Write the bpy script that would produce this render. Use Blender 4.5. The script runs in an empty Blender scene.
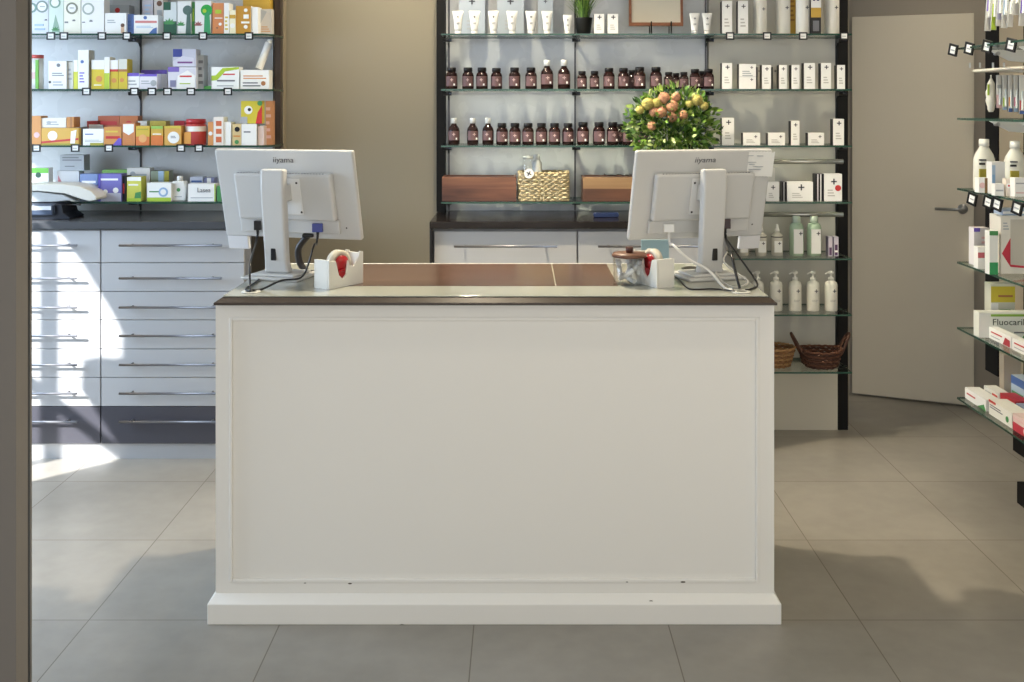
import bpy, bmesh, math, random
from mathutils import Vector, Matrix, noise
random.seed(7)
S = bpy.context.scene
COL = S.collection
# ------------------------------------------------------------------ camera, world, light, exposure
F, CX, HY, EYE = 1050.0, 520.0, 105.0, 1.6
cd = bpy.data.cameras.new('camera'); cam = bpy.data.objects.new('camera', cd); COL.objects.link(cam)
cam.location = (0, 0, EYE); cam.rotation_euler = (math.pi/2, 0, 0)
cd.sensor_width = 36; cd.lens = F/1024*36
cd.shift_x = -(CX-512)/1024; cd.shift_y = -(341-HY)/1024
cd.clip_start = .05; cd.clip_end = 100
S.camera = cam
S.view_settings.view_transform = 'Standard'; S.view_settings.look = 'None'
S.view_settings.gamma = 1; S.view_settings.use_curve_mapping = False
S.view_settings.exposure = 0.08

w = bpy.data.worlds.new('sky'); S.world = w; w.use_nodes = True
w.node_tree.nodes['Background'].inputs[0].default_value = (.86, .93, 1, 1)
w.node_tree.nodes['Background'].inputs[1].default_value = 0.62

def light(name, kind, loc, direction, energy, color, **kw):
    d = bpy.data.lights.new(name, kind); o = bpy.data.objects.new(name, d); COL.objects.link(o)
    o.location = loc; d.energy = energy; d.color = color
    o.rotation_euler = Vector(direction).to_track_quat('-Z', 'Y').to_euler()
    for k, v in kw.items(): setattr(d, k, v)
    return o
WARM = (1, .86, .63)
light('sun', 'SUN', (-8, -3, 6), (1, 1, -.8), 14.0, (1, .98, .95), angle=.009)
light('front_fill', 'AREA', (.3, -2.2, 1.9), (0, 1, -.12), 66, (1, .99, .97), shape='RECTANGLE', size=5, size_y=2.4)  # soft fill added behind the camera, no shopfront is built there
light('window_daylight', 'AREA', (-3.7, 3.5, 1.6), (1, .05, -.5), 106, (.64, .80, 1), shape='RECTANGLE', size=1.8, size_y=1.5)
for i, (x, y, e) in enumerate([(-.2, 4.19, 200), (-.25, 4.4, 38), (-.65, 4.85, 30), (1.3, 2.6, 22), (1.9, 4.0, 30), (2.1, 4.9, 15), (-1.6, 4.0, 8)]):
    light('ceiling_spot', 'SPOT', (x, y, 2.72), (.42, -.38, -1) if i == 0 else (0, 0, -1), e, WARM, spot_size=math.radians(135), spot_blend=.6, shadow_soft_size=.035)

# ------------------------------------------------------------------ materials
def lin(c):
    return tuple((v/255/12.92 if v/255 <= .04045 else ((v/255+.055)/1.055)**2.4) for v in c[:3])+(1,)
_m = {}
def M(c, rough=.5, metal=0.0, spec=.5, name=None):
    k = (tuple(c), rough, metal, spec)
    if k in _m: return _m[k]
    m = bpy.data.materials.new(name or 'paint'); m.use_nodes = True
    b = m.node_tree.nodes['Principled BSDF']
    b.inputs['Base Color'].default_value = lin(c); b.inputs['Roughness'].default_value = rough
    b.inputs['Metallic'].default_value = metal; b.inputs['Specular IOR Level'].default_value = spec
    # faint procedural variation so that no surface is perfectly even
    nt = m.node_tree; n = nt.nodes.new('ShaderNodeTexNoise'); n.inputs['Scale'].default_value = 9
    tc = nt.nodes.new('ShaderNodeTexCoord'); nt.links.new(tc.outputs['Object'], n.inputs['Vector'])
    r = nt.nodes.new('ShaderNodeMapRange'); r.inputs['To Min'].default_value = max(.02, rough-.05); r.inputs['To Max'].default_value = min(1, rough+.05)
    nt.links.new(n.outputs['Fac'], r.inputs['Value']); nt.links.new(r.outputs[0], b.inputs['Roughness'])
    _m[k] = m; return m
def wood(c1, c2, scale=3, axis='X', rough=.45, sx=14):
    k = ('wood', c1, c2, scale, axis)
    if k in _m: return _m[k]
    m = bpy.data.materials.new('wood'); m.use_nodes = True; nt = m.node_tree; b = nt.nodes['Principled BSDF']
    tc = nt.nodes.new('ShaderNodeTexCoord'); mp = nt.nodes.new('ShaderNodeMapping')
    mp.inputs['Scale'].default_value = {'X': (1, sx, sx), 'Z': (sx, sx, 1), 'Y': (sx, 1, sx)}[axis]
    n = nt.nodes.new('ShaderNodeTexNoise'); n.inputs['Scale'].default_value = scale; n.inputs['Detail'].default_value = 6; n.inputs['Distortion'].default_value = .6
    r = nt.nodes.new('ShaderNodeValToRGB'); r.color_ramp.elements[0].color = lin(c1); r.color_ramp.elements[1].color = lin(c2)
    r.color_ramp.elements[0].position = .35; r.color_ramp.elements[1].position = .65
    nt.links.new(tc.outputs['Object'], mp.inputs['Vector']); nt.links.new(mp.outputs[0], n.inputs['Vector'])
    nt.links.new(n.outputs['Fac'], r.inputs[0]); nt.links.new(r.outputs[0], b.inputs['Base Color'])
    b.inputs['Roughness'].default_value = rough
    _m[k] = m; return m
def thin_glass(name, tint, gloss=.07, rough=.02):
    m = bpy.data.materials.new(name); m.use_nodes = True; nt = m.node_tree
    for n in list(nt.nodes): nt.nodes.remove(n)
    out = nt.nodes.new('ShaderNodeOutputMaterial'); mix = nt.nodes.new('ShaderNodeMixShader')
    t = nt.nodes.new('ShaderNodeBsdfTransparent'); g = nt.nodes.new('ShaderNodeBsdfGlossy'); lw = nt.nodes.new('ShaderNodeLayerWeight'); pw = nt.nodes.new('ShaderNodeMath'); pw.operation = 'POWER'; pw.inputs[1].default_value = 4
    fr = nt.nodes.new('ShaderNodeMath'); fr.operation = 'MULTIPLY_ADD'; fr.inputs[1].default_value = .55; fr.inputs[2].default_value = .05
    lw.inputs[0].default_value = .5; nt.links.new(lw.outputs['Facing'], pw.inputs[0]); nt.links.new(pw.outputs[0], fr.inputs[0])
    t.inputs[0].default_value = tint+(1,); g.inputs['Roughness'].default_value = rough
    nt.links.new(fr.outputs[0], mix.inputs[0]); nt.links.new(t.outputs[0], mix.inputs[1]); nt.links.new(g.outputs[0], mix.inputs[2])
    nt.links.new(mix.outputs[0], out.inputs[0]); return m
GLASS = thin_glass('clear_glass', (.955, .985, .97))
JARGLASS = thin_glass('jar_glass', (.985, .99, .99))
GREENGLASS = thin_glass('green_plastic', (.78, .90, .80))
GEDGE = M((38, 74, 62), .15, name='glass_edge')
WHITE = M((226, 226, 222), .4); PAPER = M((238, 238, 234), .6)
BLACK = M((18, 17, 18), .35); DARK = M((40, 36, 34), .4); CHROME = M((200, 200, 198), .22, 1.0)
STEEL = M((190, 192, 195), .3, .9)
LACQ = M((184, 185, 187), .32); LACQD = M((74, 74, 82), .22)
MBLACK = M((11, 10, 10), .6, 0.0, .25)
INK = M((70, 72, 80), .6)

def floor_mat():
    m = bpy.data.materials.new('porcelain_tile'); m.use_nodes = True; nt = m.node_tree; b = nt.nodes['Principled BSDF']; L = nt.links.new
    tc = nt.nodes.new('ShaderNodeTexCoord'); sep = nt.nodes.new('ShaderNodeSeparateXYZ'); L(tc.outputs['Object'], sep.inputs[0])
    def axis(o, off, size):
        a = nt.nodes.new('ShaderNodeMath'); a.operation = 'SUBTRACT'; L(o, a.inputs[0]); a.inputs[1].default_value = off
        d = nt.nodes.new('ShaderNodeMath'); d.operation = 'DIVIDE'; L(a.outputs[0], d.inputs[0]); d.inputs[1].default_value = size
        fr = nt.nodes.new('ShaderNodeMath'); fr.operation = 'FRACT'; L(d.outputs[0], fr.inputs[0])
        s = nt.nodes.new('ShaderNodeMath'); s.operation = 'SUBTRACT'; L(fr.outputs[0], s.inputs[0]); s.inputs[1].default_value = .5
        ab = nt.nodes.new('ShaderNodeMath'); ab.operation = 'ABSOLUTE'; L(s.outputs[0], ab.inputs[0])
        g = nt.nodes.new('ShaderNodeMath'); g.operation = 'GREATER_THAN'; L(ab.outputs[0], g.inputs[0]); g.inputs[1].default_value = .4972
        fl = nt.nodes.new('ShaderNodeMath'); fl.operation = 'FLOOR'; L(d.outputs[0], fl.inputs[0])
        return g, fl
    gx, fx = axis(sep.outputs[0], -.142, .5985); gy, fy = axis(sep.outputs[1], 3.262, .6)
    mx = nt.nodes.new('ShaderNodeMath'); mx.operation = 'MAXIMUM'; L(gx.outputs[0], mx.inputs[0]); L(gy.outputs[0], mx.inputs[1])
    cb = nt.nodes.new('ShaderNodeCombineXYZ'); L(fx.outputs[0], cb.inputs[0]); L(fy.outputs[0], cb.inputs[1])
    wn = nt.nodes.new('ShaderNodeTexWhiteNoise'); L(cb.outputs[0], wn.inputs['Vector'])
    n1 = nt.nodes.new('ShaderNodeTexNoise'); n1.inputs['Scale'].default_value = 1.6; n1.inputs['Detail'].default_value = 5; L(tc.outputs['Object'], n1.inputs['Vector'])
    n2 = nt.nodes.new('ShaderNodeTexNoise'); n2.inputs['Scale'].default_value = 14; n2.inputs['Detail'].default_value = 8; L(tc.outputs['Object'], n2.inputs['Vector'])
    add = nt.nodes.new('ShaderNodeMath'); add.operation = 'MULTIPLY_ADD'; L(wn.outputs['Value'], add.inputs[0]); add.inputs[1].default_value = .18; L(n1.outputs['Fac'], add.inputs[2])
    add2 = nt.nodes.new('ShaderNodeMath'); add2.operation = 'MULTIPLY_ADD'; L(n2.outputs['Fac'], add2.inputs[0]); add2.inputs[1].default_value = .35; L(add.outputs[0], add2.inputs[2])
    r = nt.nodes.new('ShaderNodeValToRGB'); r.color_ramp.elements[0].position = .45; r.color_ramp.elements[1].position = 1.05
    r.color_ramp.elements[0].color = lin((129, 125, 117)); r.color_ramp.elements[1].color = lin((157, 152, 143)); L(add2.outputs[0], r.inputs[0])
    mix = nt.nodes.new('ShaderNodeMix'); mix.data_type = 'RGBA'; L(mx.outputs[0], mix.inputs['Factor']); L(r.outputs[0], mix.inputs['A']); mix.inputs['B'].default_value = lin((98, 90, 78))
    L(mix.outputs['Result'], b.inputs['Base Color'])
    b.inputs['Roughness'].default_value = .33; b.inputs['Specular IOR Level'].default_value = .4
    bm = nt.nodes.new('ShaderNodeBump'); bm.inputs['Strength'].default_value = .06; L(n2.outputs['Fac'], bm.inputs['Height']); L(bm.outputs[0], b.inputs['Normal'])
    return m
def plaster(c):
    m = bpy.data.materials.new('plaster'); m.use_nodes = True; nt = m.node_tree; b = nt.nodes['Principled BSDF']
    tc = nt.nodes.new('ShaderNodeTexCoord'); n = nt.nodes.new('ShaderNodeTexNoise'); n.inputs['Scale'].default_value = 60; nt.links.new(tc.outputs['Object'], n.inputs['Vector'])
    bm = nt.nodes.new('ShaderNodeBump'); bm.inputs['Strength'].default_value = .04; nt.links.new(n.outputs['Fac'], bm.inputs['Height']); nt.links.new(bm.outputs[0], b.inputs['Normal'])
    b.inputs['Base Color'].default_value = lin(c); b.inputs['Roughness'].default_value = .75; return m

# ------------------------------------------------------------------ mesh helpers
def W(px, py, Y): return Vector(((px-CX)*Y/F, Y, EYE-(py-HY)*Y/F))
def X(px, Y): return (px-CX)*Y/F
def Z(py, Y): return EYE-(py-HY)*Y/F

class MB:
    def __init__(s): s.v = []; s.f = []; s.mi = []; s.mats = []; s.sm = []; s.M = None
    def m(s, mat):
        if mat not in s.mats: s.mats.append(mat)
        return s.mats.index(mat)
    def add(s, vs, fs, mat, smooth=False):
        o = len(s.v)
        for v in vs:
            v = Vector(v); s.v.append(s.M @ v if s.M else v)
        k = s.m(mat)
        for f in fs: s.f.append([o+i for i in f]); s.mi.append(k); s.sm.append(smooth)
        return s
    def box(s, x0, x1, y0, y1, z0, z1, mat, side=None):
        vs = [(x0,y0,z0),(x1,y0,z0),(x1,y1,z0),(x0,y1,z0),(x0,y0,z1),(x1,y0,z1),(x1,y1,z1),(x0,y1,z1)]
        s.add(vs, [(0,3,2,1),(4,5,6,7)], mat)
        s.add(vs, [(0,1,5,4),(2,3,7,6)], mat)
        s.add(vs, [(1,2,6,5),(3,0,4,7)], side or mat); return s
    def glass(s, x0, x1, y0, y1, z0, z1, chamfer=0):
        # sheet: clear faces, green edges; right front corner may be cut
        p = [(x0,y0),(x1-chamfer,y0),(x1,y0+chamfer),(x1,y1),(x0,y1)] if chamfer else [(x0,y0),(x1,y0),(x1,y1),(x0,y1)]
        n = len(p); vs = [(a,b,z0) for a,b in p]+[(a,b,z1) for a,b in p]
        s.add(vs, [tuple(range(n))[::-1], tuple(range(n,2*n))], GLASS)
        s.add(vs, [(i,(i+1)%n,(i+1)%n+n,i+n) for i in range(n)], GEDGE); return s
    def prism(s, poly, a0, a1, mat, plane='xz', smooth=False):
        def P(u, v, a): return {'xz': (u,a,v), 'yz': (a,u,v), 'xy': (u,v,a)}[plane]
        n = len(poly); vs = [P(u,v,a0) for u,v in poly]+[P(u,v,a1) for u,v in poly]
        s.add(vs, [tuple(range(n))[::-1], tuple(range(n,2*n))], mat)
        s.add(vs, [(i,(i+1)%n,(i+1)%n+n,i+n) for i in range(n)], mat, smooth); return s
    def lathe(s, c, prof, mat, seg=20, sx=1, sy=1, caps=True, smooth=True):
        vs = []; n = len(prof)
        for r, z in prof:
            for i in range(seg):
                a = 2*math.pi*i/seg; vs.append((c[0]+r*sx*math.cos(a), c[1]+r*sy*math.sin(a), c[2]+z))
        fs = [(j*seg+i, j*seg+(i+1)%seg, (j+1)*seg+(i+1)%seg, (j+1)*seg+i) for j in range(n-1) for i in range(seg)]
        s.add(vs, fs, mat, smooth)
        if caps:
            s.add(vs[:seg], [tuple(range(seg))[::-1]], mat); s.add(vs[-seg:], [tuple(range(seg))], mat)
        return s
    def tube(s, pts, r, mat, seg=8, closed=False):
        pts = [Vector(p) for p in pts]; n = len(pts); vs = []
        up = Vector((.13, .21, .97))
        for i, p in enumerate(pts):
            a = pts[i-1] if (i or closed) else p; b = pts[(i+1) % n] if (i < n-1 or closed) else p
            t = (b-a).normalized(); u = t.cross(up)
            if u.length < .1: u = t.cross(Vector((1,0,0)))
            u.normalize(); w_ = u.cross(t); rr = r[i] if isinstance(r, (list, tuple)) else r
            for k in range(seg):
                q = 2*math.pi*k/seg; vs.append(p+u*rr*math.cos(q)+w_*rr*math.sin(q))
        m_ = n if closed else n-1
        s.add(vs, [(j*seg+i, j*seg+(i+1)%seg, ((j+1)%n)*seg+(i+1)%seg, ((j+1)%n)*seg+i) for j in range(m_) for i in range(seg)], mat, True)
        if not closed:
            s.add(vs[:seg], [tuple(range(seg))], mat); s.add(vs[-seg:], [tuple(range(seg))[::-1]], mat)
        return s
    def disc(s, c, r, th, mat, seg=18, ry=None):   # disc facing -y, on an xz plane
        s.prism([(c[0]+r*math.cos(2*math.pi*i/seg), c[2]+(ry or r)*math.sin(2*math.pi*i/seg)) for i in range(seg)], c[1]-th, c[1], mat); return s
    def cross(s, x, y, z, a, mat=INK):
        t = .0012
        for dx, dz in ((a, a*.22), (a*.22, a)): s.box(x-dx, x+dx, y-t, y+.0005, z-dz, z+dz, mat)
        return s
    def text(s, string, c, h, mat, width=None, align='CENTER', shear=0.0):
        cu = bpy.data.curves.new('lettering', 'FONT'); cu.body = string; cu.align_x = align; cu.size = 1; cu.extrude = .02; cu.resolution_u = 2; cu.shear = shear
        o = bpy.data.objects.new('lettering', cu); COL.objects.link(o)
        dg = bpy.context.evaluated_depsgraph_get(); me = bpy.data.meshes.new_from_object(o.evaluated_get(dg))
        xs = [v.co.x for v in me.vertices]; wd = max(xs)-min(xs)
        k = h/.72; kx = (width/wd) if width else k
        vs = [(c[0]+v.co.x*kx, c[1]-v.co.z*.02-.0006, c[2]+v.co.y*k) for v in me.vertices]
        s.add(vs, [tuple(p.vertices) for p in me.polygons], mat)
        bpy.data.objects.remove(o); bpy.data.curves.remove(cu); bpy.data.meshes.remove(me); return s
    def build(s, name, parent=None, loc=None, bevel=0, kind=None, seg=2):
        me = bpy.data.meshes.new(name); me.from_pydata([tuple(v) for v in s.v], [], s.f)
        for mt in s.mats: me.materials.append(mt)
        me.polygons.foreach_set('material_index', s.mi); me.polygons.foreach_set('use_smooth', s.sm); me.update()
        bm = bmesh.new(); bm.from_mesh(me); bmesh.ops.recalc_face_normals(bm, faces=bm.faces) if False else None
        bmesh.ops.remove_doubles(bm, verts=bm.verts, dist=1e-6); bm.to_mesh(me); bm.free()
        o = bpy.data.objects.new(name, me); COL.objects.link(o)
        if parent: o.parent = parent
        if loc is not None: o.location = loc
        if bevel:
            b = o.modifiers.new('bevel', 'BEVEL'); b.width = bevel; b.segments = seg; b.limit_method = 'ANGLE'; b.angle_limit = .7
        if kind: o['kind'] = kind
        return o
def tag(o, label, cat, group=None):
    o['label'] = label; o['category'] = cat
    if group: o['group'] = group
    return o
def thing(name, label, cat, loc=(0,0,0), rz=0, group=None):
    o = bpy.data.objects.new(name, None); COL.objects.link(o); o.location = loc; o.rotation_euler = (0,0,rz); o.empty_display_size = .05
    return tag(o, label, cat, group)
KIDS = {}
def dup(root, loc, label, rz=None, scale=None, group=None):
    r = root.copy(); COL.objects.link(r); r.location = loc; r['label'] = label
    if group: r['group'] = group
    if rz is not None: r.rotation_euler = (0,0,rz)
    if scale: r.scale = scale
    for ch in list(root.children):
        c = ch.copy(); COL.objects.link(c); c.parent = r
        for g in ch.children:
            d = g.copy(); COL.objects.link(d); d.parent = c
    return r
ORD = ['first','second','third','fourth','fifth','sixth','seventh','eighth','ninth','tenth','eleventh','twelfth','thirteenth','fourteenth']
def nth(i, n):
    return 'rightmost' if i == n-1 and n > 1 else ('leftmost' if i == 0 else ORD[i])

# ------------------------------------------------------------------ room shell
def struct(mb, name, **k): return mb.build(name, kind='structure', **k)
struct(MB().box(-4.2, 3.2, -2.4, 6.9, -.05, 0, floor_mat()), 'floor')
struct(MB().box(-4.2, 3.2, -2.4, 6.9, 2.95, 3.0, plaster((225, 222, 215))), 'ceiling')
WALLC = plaster((142, 133, 114))
struct(MB().box(-4.1, 1.64, 5.24, 5.34, 0, 2.95, WALLC), 'wall_back')
# right back wall, turned, with the flush door in it
D0, D1 = Vector((X(852, 5.79), 5.79, 0)), Vector((X(974, 5.54), 5.54, 0))
dv = (D1-D0).normalized(); nrm = Vector((dv.y, -dv.x, 0))   # towards the camera
if nrm.y > 0: nrm = -nrm
ang = math.atan2(dv.y, dv.x); DL = (D1-D0).length
mb = MB(); mb.M = Matrix.Translation(D0) @ Matrix.Rotation(ang, 4, 'Z')
mb.box(-.6, 1.25, .035, .13, 0, 2.95, plaster((156, 149, 139))); struct(mb, 'wall_right_back')
struct(MB().box(2.98, 3.08, -2.4, 5.6, 0, 2.95, WALLC), 'wall_right')
mb = MB(); mb.M = Matrix.Translation(D0) @ Matrix.Rotation(ang, 4, 'Z')
DZ = EYE+88/F*5.79
DOORM = M((214, 206, 190), .45)
mb.box(0, DL, 0, .034, .012, DZ, DOORM)
door = mb.build('door_1', kind='structure', bevel=.002)
mb = MB(); mb.M = Matrix.Translation(D0) @ Matrix.Rotation(ang, 4, 'Z')
hz = Z(209, 5.56); hx = DL-.055
mb.M = mb.M @ Matrix.Translation((hx, 0, hz)) @ Matrix.Rotation(math.pi/2, 4, 'X')
mb.lathe((0, 0, 0), [(.0, 0), (.026, 0), (.026, .008), (.0, .008)], STEEL, 20, caps=False)
mb.M = Matrix.Translation(D0) @ Matrix.Rotation(ang, 4, 'Z')
mb.tube([(hx, 0, hz), (hx, -.045, hz), (hx-.02, -.052, hz), (hx-.135, -.052, hz)], [.009, .009, .009, .008], STEEL, 10)
h = mb.build('door_handle', door)
# left wall with the window the sun comes through (arched head, one mullion)
mb = MB()
hole = [(2.46, 1.25), (2.46, 2.64), (4.4, 2.64), (4.4, 1.25)]
bm = bmesh.new(); outer = [(-2.4, 0), (5.3, 0), (5.3, 2.95), (-2.4, 2.95)]
ed = []
for loop in (outer, hole):
    vs = [bm.verts.new((-4.0, a, b)) for a, b in loop]
    ed += [bm.edges.new((vs[i], vs[(i+1) % len(vs)])) for i in range(len(vs))]
bmesh.ops.triangle_fill(bm, edges=ed, use_beauty=True)
ex = bmesh.ops.extrude_face_region(bm, geom=bm.faces[:]); bmesh.ops.translate(bm, verts=[e for e in ex['geom'] if isinstance(e, bmesh.types.BMVert)], vec=(-.08, 0, 0))
me = bpy.data.meshes.new('wall_left'); bm.to_mesh(me); bm.free(); me.materials.append(WALLC)
wl = bpy.data.objects.new('wall_left', me); COL.objects.link(wl); wl['kind'] = 'structure'
wf = MB()
wf.box(-4.05, -4.02, 2.80, 2.86, 1.25, 2.56, WHITE); wf.box(-4.05, -4.02, 3.6, 3.66, 1.25, 2.6, WHITE); wf.box(-4.05, -4.02, 2.5, 4.4, 1.78, 1.83, WHITE)
struct(wf, 'window_1')
cm = MB().prism([(2.44,1.2),(2.49,1.2),(2.49,1.74),(2.62,1.84),(2.74,1.92),(2.73,2.06),(2.66,2.13),(2.60,2.17),(2.55,2.22),(2.53,2.29),(2.59,2.37),(2.66,2.43),(2.726,2.485),(2.82,2.545),(3.0,2.56),(4.42,2.58),(4.42,2.70),(2.44,2.70)], -3.985, -3.965, M((200,196,188), .8), 'yz')  # added out of view, edge cut to the outline of the sun patch
tag(cm.build('gobo'), 'pale curtain added unseen over the side window to shape the sun patch', 'gobo')
# partition whose end stands at the left of the view
JX = X(32.5, 2.44)
mb = MB(); mb.box(-4.0, X(17, 2.36)-.002, 2.36, 2.43, 0, 2.95, plaster((120, 116, 112))); struct(mb, 'wall_front_left')
mb = MB(); mb.box(X(20, 2.405), JX, 2.405, 2.44, 0, 2.95, M((112, 108, 104), .45)); mb.box(X(17, 2.36)-.0015, X(20, 2.405)-.0005, 2.415, 2.43, 0, 2.95, BLACK)
struct(mb, 'trim_1', bevel=.003)

# ------------------------------------------------------------------ glass shelving, drawers, worktops
YS, YP = 4.92, 5.20          # front edge of the shelves, face of the back panels
ZR = [Z(33.5, YS), Z(89, YS), Z(145.5, YS), Z(202, YS), Z(258.5, YS), Z(314.5, YS), Z(372, YS)]
TH = .008
WT = Z(221.5, 4.72)           # worktop top
def bar_handle(mb, x0, x1, y, z, r=.0055, post=.05):
    HS = M((128, 128, 132), .38, .7); mb.tube([(x0, y-.035, z), (x1, y-.035, z)], r, HS, 10)
    for x in (x0+post, x1-post): mb.tube([(x, y-.035, z), (x, y+.002, z)], .0045, HS, 8)
def drawer_unit(name, label, x0, x1, cols, rows, handles, plinth_y, dark_last, side=BLACK):
    t = thing(name, label, 'drawer cabinet', ((x0+x1)/2, 4.97, 0)); ox, oy = (x0+x1)/2, 4.97
    L = lambda mb, n, par=t, **k: mb.build(n, par, **k)
    mb = MB(); mb.box(x0-ox, x1-ox, 4.762-oy, 5.235-oy, .10, WT-.0335, M((150, 150, 152), .5), side=side); L(mb, 'cabinet_body')
    mb = MB(); mb.box(x0-ox+.01, x1-ox-.012, 4.752-oy, 5.2-oy, 0, .0995, M((190, 192, 196), .3, .4)); L(mb, 'plinth')
    for (a, b, ha, hb) in cols:
        for j in range(len(rows)-1):
            mat = LACQD if (dark_last and j == len(rows)-2) else LACQ
            z1, z0 = Z(rows[j], 4.74)-.0015, Z(rows[j+1], 4.74)+.0015
            mb = MB(); mb.box(a-ox+.0015, b-ox-.0015, 4.74-oy, 4.761-oy, z0, z1, mat); d = L(mb, 'drawer', bevel=.0015)
            mb = MB(); bar_handle(mb, ha*4.705/4.74-ox, hb*4.705/4.74-ox, 4.74-oy, Z(handles[j], 4.705)); hd = mb.build('handle', d)
    return t
rowsL = [230, 262.8, 291.5, 320, 349, 377.5, 406.4, 444]; hL = [245.5, 278.4, 307.5, 336, 365, 393.6, 422]
c = lambda px: X(px, 4.74)
drawer_unit('drawer_cabinet', 'tall stack of white drawers behind the counter left, dark grey bottom drawers', c(-187), c(250),
            [(c(-187), c(-43.5), c(-169), c(-66)), (c(-43), c(100.5), c(-25), c(77)), (c(101), c(244.5), c(119), c(222))], rowsL, hL, 459, True, side=DARK)
tag(MB().box(c(-187), c(250.5), 4.715, 5.236, WT-.033, WT, M((78, 80, 84), .18)).build('worktop', bevel=.003),
    'dark grey worktop on the white drawers at left', 'worktop')
drawer_unit('drawer_cabinet', 'low white drawer unit behind the counter between the two monitors', c(433), c(727),
            [(c(434), c(577), c(454), c(557)), (c(578), c(721), c(598), c(701))], [231, 263.5, 300, 340, 380, 420, 444], [246.5, 280, 318, 358, 398, 430], 459, False)
mbw = MB().box(c(430), c(729), 4.715, 5.236, WT-.033, WT, M((30, 25, 24), .18)).box(c(430), c(433)-.001, 4.715, 5.236, 0, WT-.0331, BLACK)
tag(mbw.build('worktop', bevel=.003), 'black worktop and end panel over the middle drawers below the amber bottles', 'worktop')

PANEL = M((196, 198, 200), .27); PANELW = M((190, 187, 178), .38)
def shelf_unit(name, label, x0, x1, uprights, splits, zs, zbase, pmat, chamfer, extra=None):
    ox = (x0+x1)/2; t = thing(name, label, 'shelving unit', (ox, 5.1, 0))
    def L(mb, n, **k):
        o = mb.build(n, t, **k); o.location = (-ox, -5.1, 0); return o
    L(MB().box(x0, x1, YP, YP+.035, zbase, 2.9, pmat), 'back_panel')
    for u in uprights:
        mb = MB(); mb.box(u-.004, u+.004, YP-.006, YP-.0005, zbase+.002, 2.88, M((70, 70, 74), .3, .6))
        L(mb, 'upright_rail')
    for (a, b, zz, ch) in splits:
        for z in zz:
            L(MB().glass(a, b, YS, YP-.012, z-TH, z, ch), 'shelf')
    for u in uprights:
        for z in zs:
            mb = MB(); mb.prism([(YP-.009, z-TH-.001), (YP-.13, z-TH-.001), (YP-.13, z-TH-.008), (YP-.03, z-.03), (YP-.009, z-.05)], u-.003, u+.003, M((60, 60, 64), .3, .8), 'yz')
            mb.tube([(u-.020, YP-.11, z-.020), (u+.020, YP-.11, z-.020)], .009, M((60, 60, 64), .3, .8))
            L(mb, 'bracket')
    if extra: extra(L)
    return t
s_ = lambda px: X(px, YS)
def exL(L):
    L(MB().box(X(274.5, 5.13), X(280.5, 5.13), 5.13, YP+.03, WT+.001, 2.9, wood((52, 42, 36), (72, 60, 52), 2, 'Z', .4)), 'side_panel')
    L(MB().box(X(280.8, 5.18), X(284, 5.18), 5.18, YP+.03, WT+.001, 2.9, M((150, 138, 118), .5)), 'edge_strip')
shelf_unit('glass_shelf_unit', 'wall-mounted glass shelves crowded with coloured medicine boxes at left', X(-150, YP), X(273, YP), [X(-100, YP), X(141, YP)],
           [(X(-150, YS), s_(271), ZR[:4], .05)], ZR[:4], WT+.001, PANEL, .05, exL)
def exC(L):
    L(MB().box(X(436.5, 5.14), X(445, 5.14), 5.14, YP+.03, WT+.001, 2.9, MBLACK), 'side_panel')
shelf_unit('glass_shelf_unit', 'glass shelves of amber bottles between black posts over the black worktop', X(446, YP), X(708, YP)-.004, [X(449, YP), X(575, YP), X(705.5, YP)],
           [(s_(441), s_(574.5), ZR[:4], 0), (s_(575.5), s_(714), ZR[:4], 0)], ZR[:4], WT+.001, PANEL, 0, exC)
def exR(L):
    L(MB().box(X(838, 5.17), X(848, 5.17), 5.17, YP+.03, 0, 2.9, MBLACK), 'side_panel')
    L(MB().box(X(727, 5.0), X(838, 5.17)-.002, 5.17, YP-.0005, 0, ZR[6]-.02, M((206, 200, 184), .5)), 'base_panel')
    for z in (Z(161.5, 5.12), Z(214.5, 5.12)):
        L(MB().tube([(X(735, 5.12), 5.12, z), (X(843, 5.12), 5.12, z)], .012, M((190, 186, 176), .2, .7), 12), 'hanging_rail')
shelf_unit('glass_shelf_unit', 'tall glass shelves of white cosmetics reaching almost to the floor beside the door', X(708, YP)+.003, X(842, YP), [X(836, YP)],
           [(s_(714.8), s_(852), ZR[:4], 0), (s_(735), s_(852), ZR[4:], 0)], ZR, .35, PANELW, 0, exR)

# ------------------------------------------------------------------ counter
CT = 1.012; YF = 3.26; XL, XR = -.945, .789; YB = 3.89
cw = M((236, 234, 228), .42, name='white_lacquer')
t = thing('sales_counter', 'large white panelled sales counter in the middle of the shop', 'counter', (0, 3.55, 0))
def L(mb, n, par=t, **k):
    o = mb.build(n, par, **k); o.location = (0, -3.55, 0); return o
px0, px1, pz0, pz1 = X(229, YF), X(759.5, YF), Z(582.5, YF), Z(317.5, YF)
mb = MB(); mb.box(XL, XR, YF+.008, YB-.03, .08, CT-.026, cw)
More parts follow.
